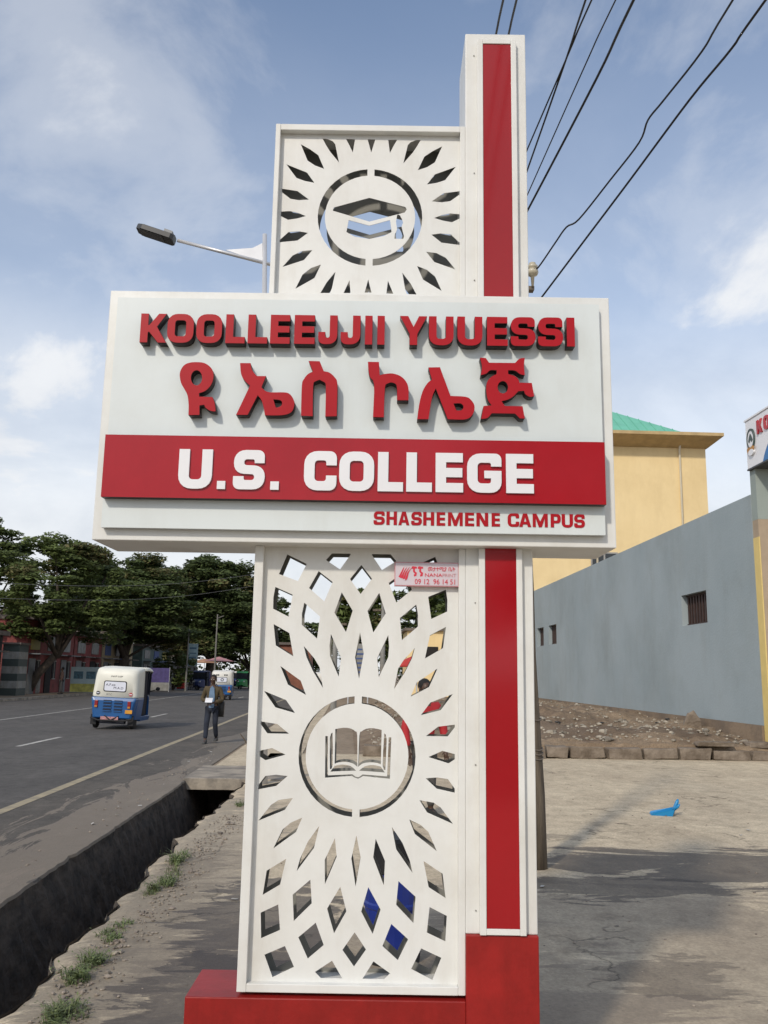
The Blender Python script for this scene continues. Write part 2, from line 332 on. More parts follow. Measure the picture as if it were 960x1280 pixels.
BOOK_U = -0.1025
ETHIO = [([(-0.8689,2.8581),(-0.8657,2.8817),(-0.8526,2.9032),(-0.8306,2.9139),(-0.8015,2.9168),(-0.7720,2.9139),(-0.7488,2.9011),(-0.7334,2.8815),(-0.7286,2.8580),(-0.7310,2.8345),(-0.7419,2.8109),(-0.7610,2.7919),(-0.7852,2.7822),(-0.7830,2.7673),(-0.7284,2.7668),(-0.7181,2.7413),(-0.7119,2.7067),(-0.7208,2.7051),(-0.7389,2.7099),(-0.7551,2.7213),(-0.7602,2.7328),(-0.7801,2.7301),(-0.7779,2.6894),(-0.8233,2.6877),(-0.8248,2.7303),(-0.8317,2.7721),(-0.8467,2.7999),(-0.8616,2.8254)],[(-0.7753,2.8488),(-0.7764,2.8362),(-0.7809,2.8255),(-0.7881,2.8183),(-0.7969,2.8157),(-0.8059,2.8180),(-0.8139,2.8250),(-0.8195,2.8355),(-0.8220,2.8481),(-0.8209,2.8607),(-0.8164,2.8714),(-0.8093,2.8787),(-0.8004,2.8814),(-0.7913,2.8790),(-0.7834,2.8720),(-0.7777,2.8614)]),
([(-0.6210,2.9154),(-0.5773,2.9161),(-0.5702,2.8865),(-0.5488,2.8600),(-0.5106,2.8606),(-0.5280,2.8120),(-0.5103,2.7959),(-0.4854,2.7907),(-0.4339,2.7916),(-0.4113,2.7859),(-0.3949,2.7652),(-0.3888,2.7420),(-0.3954,2.7141),(-0.4127,2.6999),(-0.4393,2.6935),(-0.4793,2.6919),(-0.5083,2.6923),(-0.5166,2.7307),(-0.5266,2.7584),(-0.5418,2.7777),(-0.5797,2.6926),(-0.6273,2.6918),(-0.6024,2.7525),(-0.5753,2.8183),(-0.5973,2.8390),(-0.6143,2.8669)],[(-0.4766,2.7606),(-0.4551,2.7595),(-0.4438,2.7551),(-0.4394,2.7458),(-0.4430,2.7342),(-0.4539,2.7270),(-0.4650,2.7259)]),
([(-0.3361,2.9294),(-0.2901,2.9288),(-0.2718,2.8856),(-0.2482,2.8799),(-0.2252,2.8591),(-0.2141,2.8288),(-0.2132,2.6929),(-0.2600,2.6908),(-0.2613,2.8186),(-0.2672,2.8373),(-0.2878,2.8487),(-0.3055,2.8414),(-0.3139,2.8225),(-0.3121,2.6913),(-0.3598,2.6924),(-0.3610,2.8217),(-0.3529,2.8500),(-0.3379,2.8714),(-0.3167,2.8835)],None),
([(-0.0894,2.9296),(-0.0434,2.9294),(-0.0393,2.8715),(-0.0178,2.8779),(0.0136,2.8803),(0.0452,2.8705),(0.0679,2.8497),(0.0804,2.8195),(0.0810,2.7658),(0.0345,2.7651),(0.0324,2.8234),(0.0232,2.8373),(0.0074,2.8417),(-0.0082,2.8358),(-0.0168,2.8179),(-0.0193,2.6914),(-0.0638,2.6916),(-0.0619,2.8312),(-0.0782,2.8614),(-0.0864,2.8919)],None),
([(0.1626,2.9091),(0.2103,2.9108),(0.2543,2.7872),(0.3174,2.7845),(0.3397,2.7709),(0.3531,2.7479),(0.3508,2.7201),(0.3352,2.6967),(0.3084,2.6870),(0.2435,2.6874),(0.1938,2.8190),(0.1783,2.7790),(0.1642,2.6861),(0.1180,2.6853),(0.1250,2.7456),(0.1379,2.8017),(0.1578,2.8394),(0.1778,2.8562),(0.1700,2.8819)],[(0.2665,2.7549),(0.2946,2.7563),(0.3058,2.7485),(0.3084,2.7393),(0.2991,2.7262),(0.2790,2.7249)]),
([(0.3771,2.9555),(0.4010,2.9540),(0.4144,2.9339),(0.5225,2.9342),(0.5407,2.9525),(0.5633,2.9576),(0.5597,2.9244),(0.5623,2.8820),(0.5422,2.8864),(0.5221,2.9012),(0.4929,2.9021),(0.4936,2.8856),(0.5196,2.8776),(0.5352,2.8628),(0.5395,2.8488),(0.5911,2.8487),(0.6001,2.7914),(0.5813,2.7887),(0.5636,2.8001),(0.5584,2.8140),(0.5346,2.8122),(0.5142,2.7900),(0.4918,2.7757),(0.4649,2.7683),(0.4737,2.7545),(0.4803,2.7476),(0.5517,2.7478),(0.5600,2.6957),(0.5400,2.6953),(0.5202,2.7158),(0.4244,2.7157),(0.4065,2.6955),(0.3806,2.6905),(0.3911,2.7462),(0.4246,2.7490),(0.4091,2.7720),(0.4025,2.8092),(0.4050,2.8467),(0.4208,2.8704),(0.4456,2.8849),(0.4457,2.9014),(0.4187,2.9009),(0.4029,2.8865),(0.3804,2.8791),(0.3850,2.9169)],[(0.4922,2.8284),(0.4905,2.8182),(0.4858,2.8095),(0.4788,2.8036),(0.4705,2.8014),(0.4623,2.8033),(0.4554,2.8090),(0.4508,2.8175),(0.4492,2.8277),(0.4509,2.8379),(0.4557,2.8467),(0.4627,2.8526),(0.4709,2.8548),(0.4792,2.8528),(0.4861,2.8472),(0.4907,2.8386)])]
LINE1 = [('K', -1.0456, -0.9349, 3.0, 3.1275), ('O', -0.9325, -0.8226, 3.0007, 3.1281), ('O', -0.8108, -0.7035, 3.0014, 3.1288), ('L', -0.6877, -0.6069, 3.002, 3.1295), ('L', -0.5945, -0.5127, 3.0026, 3.13), ('E', -0.5006, -0.4185, 3.0032, 3.1306), ('E', -0.4, -0.3143, 3.0038, 3.1312), ('J', -0.2995, -0.2201, 3.0043, 3.1318), ('J', -0.2057, -0.1236, 3.0049, 3.1323), ('I', -0.1041, -0.0733, 3.0054, 3.1328), ('I', -0.0525, -0.022, 3.0057, 3.1331), ('Y', 0.0423, 0.1555, 3.0065, 3.1339), ('U', 0.1636, 0.2667, 3.0072, 3.1346), ('U', 0.2828, 0.3873, 3.0079, 3.1353), ('E', 0.4067, 0.4931, 3.0086, 3.136), ('S', 0.5058, 0.6093, 3.0092, 3.1366), ('S', 0.62, 0.7248, 3.0099, 3.1373), ('I', 0.7405, 0.7736, 3.0104, 3.1378)]
LINE2 = [('U', -0.8495, -0.7131, 2.3784, 2.5425), ('.', -0.6906, -0.6572, 2.3786, 2.5426), ('S', -0.6266, -0.4986, 2.3788, 2.5427), ('.', -0.4746, -0.4402, 2.3789, 2.5428), ('C', -0.3394, -0.2073, 2.3793, 2.5429), ('O', -0.1966, -0.0551, 2.3795, 2.5431), ('L', -0.0398, 0.063, 2.3798, 2.5432), ('L', 0.076, 0.1799, 2.38, 2.5433), ('E', 0.1948, 0.3064, 2.3802, 2.5434), ('G', 0.3226, 0.462, 2.3805, 2.5435), ('E', 0.4808, 0.5927, 2.3807, 2.5437)]
LINE3 = [('S', -0.0543, -0.0086, 2.2511, 2.3068), ('H', -0.0021, 0.0409, 2.2512, 2.3068), ('A', 0.0468, 0.0918, 2.2512, 2.3068), ('S', 0.099, 0.1427, 2.2512, 2.3069), ('H', 0.148, 0.1926, 2.2513, 2.3069), ('E', 0.2027, 0.2376, 2.2513, 2.3069), ('M', 0.2491, 0.3091, 2.2513, 2.307), ('E', 0.3185, 0.3557, 2.2514, 2.307), ('N', 0.3651, 0.4131, 2.2514, 2.3071), ('E', 0.4271, 0.461, 2.2515, 2.3071), ('C', 0.4926, 0.5392, 2.2515, 2.3071), ('A', 0.5392, 0.5881, 2.2516, 2.3072), ('M', 0.5946, 0.6559, 2.2516, 2.3072), ('P', 0.668, 0.7087, 2.2517, 2.3073), ('U', 0.7129, 0.7586, 2.2517, 2.3073), ('S', 0.7634, 0.8074, 2.2517, 2.3073)]
# ------------------------------------------------------------------ paints
white = mat('white_painted_metal', (.745, .75, .725), .40, .03, 2.2, .03, 9, coat=.1, grime_and_shade=.10, gscale=5)
face_white = mat('cool_white_composite', (.68, .73, .73), .28, .02, 1.5, coat=.15, grime_and_shade=.06, gscale=4)
red_gloss = mat('red_acrylic', (.34, .006, .012), .10, .05, 1.2, spec=.5, grime_and_shade=.06, gscale=2)
red_band = mat('red_composite', (.39, .010, .018), .16, .06, 1.6, spec=.4, grime_and_shade=.12, gscale=3)
red_paint = mat('red_enamel_paint', (.33, .014, .012), .45, .12, 5, .05, 60, spec=.35, grime_and_shade=.22, gscale=6)
red_letter = mat('red_letter_face', (.40, .008, .016), .4, .04, 6, spec=.2)
inner_shade = mat('inner_shade_grey', (.27, .27, .25), .6, .06, 3)  # grey on inner faces only, painting in the shade between the two sheets
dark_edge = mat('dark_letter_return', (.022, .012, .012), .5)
white_letter = mat('white_letter', (.78, .78, .80), .35, .02)
screw_m = mat('dull_screw', (.25, .24, .22), .4, metal=.7)
# ------------------------------------------------------------------ the pylon sign
YAW = R(2.365)
SG = thing('pylon_sign', (math.sin(YAW)*3.6, math.cos(YAW)*3.6, 0), 'tall white and red college pylon sign with cut-out sunburst panels on a red plinth', 'sign', rz=-YAW)
def glob(u, t, z): return Vector((math.sin(YAW)*(3.6+t)+u*math.cos(YAW), math.cos(YAW)*(3.6+t)-u*math.sin(YAW), z))
B().box(-.745, .3318, .075, .40, -.02, .425).build('plinth', red_paint, SG, bevel=.004)
B().box(.332, .6135, .072, .42, -.02, .664).build('plinth_block', red_paint, SG, bevel=.004)
B().box(.332, .613, .09, .42, .6642, 4.617).build('column', white, SG, bevel=.004)
# raised channel with the red strip, above and below the cabinet
for z0, z1, nm in ((.667, 2.1755, 'lower'), (3.2675, 4.568, 'upper')):
    b = B(); b.box(.385, .4105, .06, .0899, z0, z1); b.build('strip_bar', white, SG, bevel=.002)
    b = B(); b.box(.5405, .565, .06, .0899, z0, z1); b.build('strip_bar', white, SG, bevel=.002)
    za = z0+.024 if nm == 'lower' else z0; zb = z1 if nm == 'lower' else z1-.024
    if nm == 'lower': B().box(.4107, .5403, .061, .0899, z0+.001, z0+.0235).build('strip_bar', white, SG, bevel=.002)
    else: B().box(.4107, .5403, .061, .0899, z1-.0235, z1-.001).build('strip_bar', white, SG, bevel=.002)
    s = B(); s.box(.4107, .5403, .066, .0899, za, zb); s.build('red_strip', red_gloss, SG)
for z in (4.50, 3.9, 3.38, 1.95, 1.3, .75):
    B().tube([(.372, .0905, z), (.372, .086, z)], .003, 6).build('screw', screw_m, SG)
# cut-out panels
def ring_loops(c, ro, ri, gap):
    out = []
    for s in (-1, 1):
        a0 = math.asin(gap/ro); a1 = math.asin(gap/ri); k = 22; lp = []
        for i in range(k+1):
            a = a0+(math.pi-2*a0)*i/k; lp.append((c[0]+s*ro*math.sin(a), c[1]+ro*math.cos(a)))
        for i in range(k+1):
            a = math.pi-a1-(math.pi-2*a1)*i/k; lp.append((c[0]+s*ri*math.sin(a), c[1]+ri*math.cos(a)))
        out.append(lp)
    return out
def mirror(lp, uc): return [(2*uc-u, z) for u, z in lp]
cap_body = CAP_BODY; tassel = smooth_loop(TASSEL, 2, 70)
clampu = lambda lp, lo, hi, zl, zh: [(min(max(u, lo), hi), min(max(z, zl), zh)) for u, z in lp]
uU, uL = UP_C[0], LOW_C[0]
up = [[(-.5165, 3.262), (.3085, 3.262), (.3085, 4.106), (-.5165, 4.106)]]
for h in UP_HOLES: h = clampu(h, -.505, .5, 3.28, 4.085); up += [h, mirror(h, uU)]
up += [clampu(h, -1, 1, 3.28, 4.085) for h in UP_MID] + ring_loops(UP_C, .2378, .2052, .016) + [smooth_loop(CAP, 2, 25), cap_body, tassel]
low = [[(-.5145, .4705), (.3035, .4705), (.3035, 2.181), (-.5145, 2.181)]]
for h in LOW_HOLES: h = clampu(h, -.503, .5, .485, 2.152); low += [h, mirror(h, uL)]
low += LOW_MID + ring_loops(LOW_C, .2378, .2088, .015)
for h in BOOK[:3]: h = smooth_loop(h, 2, 40); low += [h, mirror(h, BOOK_U)]
bl = BOOK[3]; low += [bl[:5]+[bl[5]]+[p for p in mirror(bl[:5], BOOK_U)[::-1]]+[p for p in mirror(bl[7:], BOOK_U)[::-1]]+[bl[6]]+bl[7:]]
plate('cut_out_panel', up, .123, .003, [white, inner_shade], SG, back=1)
plate('cut_out_panel', low, .123, .003, [white, inner_shade], SG, back=1)
plate('back_panel', up, .246, .003, [inner_shade, white], SG, back=1)
plate('back_panel', low, .246, .003, [inner_shade, white], SG, back=1)
def frame(x0, x1, z0, z1, w, wr, bot, top):
    b = B(); b.box(x0, x0+w, .09, .29, z0, z1); b.box(x1-wr, x1-.0003, .091, .289, z0+.0007, z1)
    if bot: b.box(x0+w+.0002, x1-wr-.0002, .0905, .2895, z0+.0003, z0+bot)
    if top: b.box(x0+w+.0002, x1-wr-.0002, .0905, .2895, z1-top, z1-.0003)
    return b
frame(-.539, .332, 3.2673, 4.137, .0225, .0235, 0, .0305).build('panel_frame', white, SG, bevel=.0025)
frame(-.551, .332, .4395, 2.1757, .037, .0285, .031, 0).build('panel_frame', white, SG, bevel=.0025)
# cabinet
B().box(-1.211, .943, 0, .354, 2.176, 3.267).build('cabinet', white, SG, bevel=.004)
fp = plate('face_panel', [[(-1.165, 2.223), (.8905, 2.223), (.8905, 3.220), (-1.165, 3.220)]], -.035, .0345, face_white, SG)
bd = plate('red_band', [[(-1.160, 2.341), (.886, 2.341), (.886, 2.6015), (-1.160, 2.6015)]], -.080, .0445, [red_band, dark_edge], SG, sides=1)
for ch, x0, x1, z0, z1 in LINE1:
    lp = [[(x0+u, z0+w) for u, w in g] for g in glyph(ch, x1-x0, z1-z0)]
    plate('letter', lp, -.085, .0495, [red_letter, dark_edge], fp, sides=1)
for ou, ho in ETHIO:
    lp = [smooth_loop(ou, 3, 42)] + ([smooth_loop(ho, 2, 60)] if ho else [])
    plate('letter', lp, -.085, .0495, [red_letter, dark_edge], fp, sides=1)
for ch, x0, x1, z0, z1 in LINE2:
    h = z1-z0; hh = h if ch != '.' else x1-x0
    lp = [[(x0+u, z0+w) for u, w in g] for g in glyph(ch, x1-x0, hh, .26*h, .235*h)]
    plate('letter', lp, -.0895, .009, [white_letter, white_letter], bd)
for ch, x0, x1, z0, z1 in LINE3:
    lp = [[(x0+u, z0+w) for u, w in g] for g in glyph(ch, x1-x0, z1-z0, .24*(z1-z0), .2*(z1-z0))]
    plate('letter', lp, -.0375, .002, [red_letter, red_letter], fp)
# small printer's plate
pink = mat('pink_plate_edge', (.65, .30, .33), .4); plate_grey = mat('pale_grey_plate', (.62, .55, .60), .35, .03); mark_red = mat('plate_print_red', (.62, .03, .06), .4, .02)
NP = thing('printer_plate', glob(.170, .098, 2.0665), 'small pale grey plate with red printed shop name and phone number on lattice top corner', 'sign plate', rz=-YAW)
B().box(-.1345, .1345, -.001, .0245, -.0505, .0505).build('plate_rim', pink, NP, bevel=.001)
B().box(-.1305, .1305, -.0025, -.0012, -.0465, .0465).build('plate_face', plate_grey, NP)
text_obj('lettering', 'NANA', .0205, mark_red, NP, (.028, -.0035, -.004), sx=1.25)
text_obj('lettering', 'PRINT', .0195, pink, NP, (.094, -.0035, -.004), sx=1.1)
text_obj('lettering', '09 12  96 14 51', .031, mark_red, NP, (.037, -.0035, -.032), sx=.88)
text_obj('lettering', 'መታተሚያ ቤት', .022, mark_red, NP, (.062, -.0035, .021), sx=1.0)
for k in (0, 1):   # the two big characters
    x = -.063+k*.026
    plate('lettering', [smooth_loop([(x, .030), (x+.006, .033), (x+.022, .030), (x+.022, .023), (x+.014, .023), (x+.014, .012), (x+.022, .006), (x+.020, -.008), (x+.010, -.010), (x+.009, -.003), (x+.014, .001), (x+.006, .010), (x+.006, .022), (x, .022)], 2, 60)], -.0034, .001, mark_red, NP)
for k in range(4): # mane-like red mark
    a = -.118+k*.009; pts = [(a, -.012-k*.005), (a+.010, .006), (a+.018+k*.002, .022), (a+.024+k*.003, .030), (a+.020, .014), (a+.014, -.002), (a+.010, -.018-k*.001)]
    plate('printed_mark', [smooth_loop(pts, 2, 60)], -.0034-.0004*k, .001, mark_red, NP)
# ------------------------------------------------------------------ ground
def ground_mat(name, layers, rough=.9, bump=.35, bs=60, base=None, streak=(.5, 1.6, 1), cracks=0):
    """procedural ground: base colours plus stains and painted shade; layers = list of (centre, radius, colour, strength, noise scale)"""
    m = bpy.data.materials.new(name); m.use_nodes = True; t = m.node_tree; n = t.nodes; L = t.links; b = n['Principled BSDF']; b.inputs['Roughness'].default_value = rough; b.inputs['Specular IOR Level'].default_value = .3
    tcn = n.new('ShaderNodeTexCoord'); P = tcn.outputs['Object']
    def noi(sc, det, ro=.6, st=(1, 1, 1), off=(0, 0, 0), dist=0):
        mp = n.new('ShaderNodeMapping'); mp.inputs['Scale'].default_value = st; mp.inputs['Location'].default_value = off; L.new(P, mp.inputs[0])
        x = n.new('ShaderNodeTexNoise'); x.inputs['Scale'].default_value = sc; x.inputs['Detail'].default_value = det; x.inputs['Roughness'].default_value = ro; x.inputs['Distortion'].default_value = dist; L.new(mp.outputs[0], x.inputs['Vector']); return x.outputs[0]
    def rmp(s, a, c1, c, c2):
        r = n.new('ShaderNodeValToRGB'); r.color_ramp.elements[0].position = a; r.color_ramp.elements[1].position = c
        f = lambda q: q if isinstance(q, tuple) else (q, q, q)
        r.color_ramp.elements[0].color = f(c1)+(1,); r.color_ramp.elements[1].color = f(c2)+(1,); L.new(s, r.inputs[0]); return r.outputs[0]
    def mx(f, a, c, typ='MIX'):
        x = n.new('ShaderNodeMix'); x.data_type = 'RGBA'; x.blend_type = typ
        for s, v in ((x.inputs[0], f), (x.inputs[6], a), (x.inputs[7], c)):
            if isinstance(v, (int, float)): s.default_value = v
            elif isinstance(v, tuple): s.default_value = v+(1,)
            else: L.new(v, s)
        return x.outputs[2]
    def ma(op, a, c=0.0, cl=False):
        x = n.new('ShaderNodeMath'); x.operation = op; x.use_clamp = cl
        for i, v in enumerate((a, c)):
            if isinstance(v, (int, float)): x.inputs[i].default_value = v
            else: L.new(v, x.inputs[i])
        return x.outputs[0]
    c0, c1 = base
    col = rmp(noi(.9, 10, .65, (1, .6, 1)), .35, c0, .65, c1)
    fine = rmp(noi(38, 9, .8), .32, .62, .68, 1.22); col = mx(1.0, col, fine, 'MULTIPLY')
    mott = rmp(noi(5, 9, .78, (1, .8, 1), (3, 1, 0)), .36, .74, .6, 1.08); col = mx(1.0, col, mott, 'MULTIPLY')
    spots = rmp(noi(17, 5, .6, (1, 1, 1), (9, 2, 0)), .27, .45, .36, 1.0); col = mx(1.0, col, spots, 'MULTIPLY')
    spots = rmp(noi(1.9, 9, .7, (1, 1, 1), (2, 7, 0)), .34, .72, .43, 1.0); col = mx(1.0, col, spots, 'MULTIPLY')
    wetm = None
    for (c, r, lc, st, sc, off) in layers:
        vs = n.new('ShaderNodeVectorMath'); vs.operation = 'SUBTRACT'; L.new(P, vs.inputs[0]); vs.inputs[1].default_value = (c[0], c[1], 0)
        vd = n.new('ShaderNodeVectorMath'); vd.operation = 'MULTIPLY'; L.new(vs.outputs[0], vd.inputs[0]); vd.inputs[1].default_value = (1/r[0], 1/r[1], 0)
        ln = n.new('ShaderNodeVectorMath'); ln.operation = 'LENGTH'; L.new(vd.outputs[0], ln.inputs[0])
        f = ma('SUBTRACT', 1.0, ln.outputs['Value'])
        nn = noi(sc*1.15, 12, .68, streak, off, .9)
        f = ma('ADD', f, ma('MULTIPLY', ma('SUBTRACT', nn, .5), 2.6))
        mk = rmp(f, .32, 0.0, .37, 1.0); mk = ma('MULTIPLY', mk, st)
        col = mx(mk, col, mx(.75, col, lc))
        wetm = mk if wetm is None else ma('MAXIMUM', wetm, mk)
    if cracks:
        wv = n.new('ShaderNodeVectorMath'); wv.operation = 'ADD'; wn = n.new('ShaderNodeTexNoise'); wn.inputs['Scale'].default_value = 2.2; wn.inputs['Detail'].default_value = 8; L.new(P, wn.inputs['Vector'])
        L.new(P, wv.inputs[0]); L.new(wn.outputs['Color'], wv.inputs[1]); vo = n.new('ShaderNodeTexVoronoi'); vo.feature = 'DISTANCE_TO_EDGE'; vo.inputs['Scale'].default_value = .42; L.new(wv.outputs[0], vo.inputs['Vector'])
        ck = rmp(vo.outputs['Distance'], .0, .42, .009, 1.0); ckm = rmp(noi(.6, 4, .5, (1, 1, 1), (1, 9, 0)), .47, 0.0, .56, 1.0); col = mx(ckm, col, mx(1.0, col, ck, 'MULTIPLY'))
    L.new(col, b.inputs['Base Color'])
    if wetm is not None: L.new(ma('SUBTRACT', rough, ma('MULTIPLY', wetm, .28)), b.inputs['Roughness'])
    bp = n.new('ShaderNodeBump'); bp.inputs['Strength'].default_value = bump; bp.inputs['Distance'].default_value = .02
    L.new(ma('ADD', noi(bs, 8, .7), ma('MULTIPLY', noi(5, 6), 1.5)), bp.inputs['Height']); L.new(bp.outputs[0], b.inputs['Normal'])
    return m
rnd = random.Random(7)
dirt = ground_mat('dusty_ground', [], base=((.27, .205, .14), (.35, .275, .195)))
stain = (.045, .037, .036); grime_and_shade = (.17, .138, .112)
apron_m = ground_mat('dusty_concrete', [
    ((3.3, 5.0), (4.6, 3.9), grime_and_shade, .5, .55, (4, 2, 0)), ((.3, 5.0), (1.9, 2.8), grime_and_shade, .6, .9, (1, 6, 0)), ((-1.25, 8), (.75, 7), (.20, .17, .135), .65, 1.4, (8, 6, 0)), ((-1.3, 6), (.5, 5), (.11, .09, .07), .5, 3.2, (3, 5, 0)),  # first two layers paint the sign's shadow tone into the ground colour
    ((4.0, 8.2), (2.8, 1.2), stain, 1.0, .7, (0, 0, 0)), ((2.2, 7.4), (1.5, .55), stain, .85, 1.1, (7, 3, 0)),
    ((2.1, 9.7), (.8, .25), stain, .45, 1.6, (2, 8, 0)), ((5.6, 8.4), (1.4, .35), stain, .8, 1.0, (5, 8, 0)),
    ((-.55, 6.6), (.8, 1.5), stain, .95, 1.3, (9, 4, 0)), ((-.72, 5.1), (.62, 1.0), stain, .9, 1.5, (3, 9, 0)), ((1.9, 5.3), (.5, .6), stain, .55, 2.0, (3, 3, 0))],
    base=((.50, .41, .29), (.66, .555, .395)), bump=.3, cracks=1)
asph = ground_mat('worn_asphalt', [], rough=.85, base=((.092, .085, .078), (.130, .120, .109)), bump=.5, bs=70)
asph_dusty = ground_mat('dusty_asphalt_shoulder', [((-2.7, 9), (1.0, 12), (.26, .21, .155), .8, 1.3, (3, 3, 0)), ((-2.9, 4), (1.2, 5), (.24, .195, .15), .7, 1.8, (6, 3, 0)), ((-2.5, 22), (.8, 14), (.25, .21, .16), .6, .5, (1, 3, 0))], rough=.88, base=((.092, .083, .073), (.145, .128, .108)), bump=.55, bs=60, streak=(1.9, .35, 1))
conc = mat('old_concrete', (.36, .31, .245), .9, .2, 3, .5, 30, col2=(.17, .15, .125))
ditch_m = mat('dark_mortared_stone', (.085, .066, .050), .95, .3, 7, 1.0, 16, col2=(.03, .025, .021), stretch=(1, .6, 1))
ys = [-5+.12*i for i in range(int(21.2/.12)+1)]
def xl(y): return -2.44+.008*math.sin(y*2.1)+rnd.uniform(-.008, .008)-(.02 if rnd.random() < .08 else 0)
def xr(y): return -1.64+(.10 if y > 11.5 else 0)*min(1, (y-11.5))+.03*math.sin(y*1.7+1)+.025*math.sin(y*5.1)+.015*math.sin(y*13)+rnd.uniform(-.025, .025)-.06*max(0, math.sin(y*.9+.7))**6
XL = [xl(y) for y in ys]; XR = [xr(y) for y in ys]
def strip(name, cols, m):
    """cols: list of functions i -> (x, z); one sheet following ys"""
    v = []; f = []; n = len(cols)
    for i, y in enumerate(ys):
        for c in cols: x, z = c(i); v.append((x, y, z))
    for i in range(len(ys)-1):
        for k in range(n-1): f.append((i*n+k, i*n+k+1, (i+1)*n+k+1, (i+1)*n+k))
    b = B(); b.add(v, f); return b.build(name, m)
Y0, Y1 = ys[0], ys[-1]
g = B(); FAR = 3000
q = lambda x0, x1, y0, y1, z=-.012: g.add([(x0, y0, z), (x1, y0, z), (x1, y1, z), (x0, y1, z)], [(0, 1, 2, 3)])
q(-FAR, FAR, -FAR, Y0); q(-FAR, -2.7, Y0, Y1); q(-1.2, FAR, Y0, Y1); q(-FAR, FAR, Y1, FAR)
struct(g.build('ground', dirt))
dz = [rnd.uniform(-.02, .012) for _ in ys]
dr = lambda a: rnd.uniform(-a, a)
struct(strip('ditch', [lambda i: (XL[i]-.02, -.014), lambda i: (XL[i]-.004, -.03), lambda i: (XL[i]*.5-1.22+dr(.006), -.09+dr(.02)), *[(lambda i, q=q: (-2.43+q*.03+dr(.012), -.09-q*.145+dr(.02))) for q in range(1, 7)], lambda i: (-2.38, -1.12+dz[i]), lambda i: (-2.05+.04*math.sin(i), -1.16+dz[i]), lambda i: (XR[i]-.05, -1.1+dz[i]), lambda i: (XR[i]-.03, -.5), lambda i: (XR[i], -.05), lambda i: (XR[i]+.012, -.014)], ditch_m))
# shoulder side sheet ends at the ditch with a slightly dropped ragged lip; apron side likewise
struct(strip('road_shoulder', [lambda i: (-3.93, 0.0), lambda i: (-3.2, 0.0), lambda i: (-2.62, -.001), lambda i: (XL[i]-.012, -.006), lambda i: (XL[i], -.03)], asph_dusty))
jr = [rnd.uniform(-.03, .03) for _ in ys]
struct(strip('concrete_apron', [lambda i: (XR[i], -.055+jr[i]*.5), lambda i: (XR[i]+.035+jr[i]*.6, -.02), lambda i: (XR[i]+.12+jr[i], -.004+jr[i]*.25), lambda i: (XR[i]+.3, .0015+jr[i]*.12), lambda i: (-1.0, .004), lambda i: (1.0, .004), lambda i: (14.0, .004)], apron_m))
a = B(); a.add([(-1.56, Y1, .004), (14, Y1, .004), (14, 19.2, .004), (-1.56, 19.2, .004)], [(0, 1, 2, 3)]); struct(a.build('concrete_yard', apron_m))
a = B(); a.add([(-2.32, 16.2, .004), (-.9, 16.2, .004), (-.9, 70, .004), (-2.32, 70, .004)], [(0, 1, 2, 3)]); struct(a.build('sidewalk', apron_m))
r_ = B(); r_.add([(-17.3, -40, 0), (-3.93, -40, 0), (-3.93, 900, 0), (-17.3, 900, 0)], [(0, 1, 2, 3)]); struct(r_.build('road', asph))
r_ = B(); r_.add([(-3.93, Y1, 0), (-2.4, Y1, 0), (-2.4, 900, 0), (-3.93, 900, 0)], [(0, 1, 2, 3)]); struct(r_.build('road_shoulder', asph_dusty))
slabm = B()
def jag(x0, x1, y0, y1, z, n, name, m):
    top = []; rr = random.Random(3)
    for i in range(n+1): top.append((x0+(x1-x0)*i/n, y0+rr.uniform(-.03, .03)))
    top.append((x1, y1)); top.append((x0, y1))
    k = len(top); b = B(); b.add([(x, y, z) for x, y in top]+[(x, y, z-.17) for x, y in top], [tuple(range(k))]+[(i, i+k, (i+1) % k+k, (i+1) % k) for i in range(k)]); return b.build(name, m, bevel=.012)
o = jag(-2.50, -.95, 14.35, 16.3, .03, 9, 'ditch_slab', conc); tag(o, 'cracked concrete slab bridging the open roadside ditch', 'slab')
B_ = B(); B_.box(-2.42, -1.3, 16.0, 16.1, -1.2, -.02); struct(B_.build('ditch_end', ditch_m))
# verge with kerb along the far side
b = B()
for i in range(60):
    y0 = -30+i*6.0; b.box(-17.62, -17.3, y0+.01, y0+5.985, -.02, .13)
struct(b.build('kerb', conc))
b = B(); b.add([(-60, -30, .11), (-17.62, -30, .11), (-17.62, 330, .11), (-60, 330, .11)], [(0, 1, 2, 3)]); struct(b.build('verge', dirt))
# markings
linew = mat('worn_white_marking', (.52, .50, .45), .8, .22, 5, col2=(.28, .27, .25)); liney = mat('worn_yellow_marking', (.40, .33, .21), .85, .22, 4, col2=(.24, .21, .15))
ln_ = B()
for i in range(120):
    y = -20+i*3.0; xx = -4.02+.012*math.sin(i*1.3); ln_.add([(xx-.075, y, .004), (xx+.07, y, .004), (-4.02+.012*math.sin((i+1)*1.3)+.07, y+3, .004), (-4.02+.012*math.sin((i+1)*1.3)-.075, y+3, .004)], [(0, 1, 2, 3)])
struct(ln_.build('edge_line', liney))
ln_ = B()
for i in range(16):
    y = 20.05+(i-2)*13.2; ln_.add([(-7.13, y, .004), (-7.01, y, .004), (-7.01, y+2.9, .004), (-7.13, y+2.9, .004)], [(0, 1, 2, 3)])
ln_.add([(-11.3, -10, .004), (-11.2, -10, .004), (-11.2, 140, .004), (-11.3, 140, .004)], [(0, 1, 2, 3)])
struct(ln_.build('lane_marking', linew))
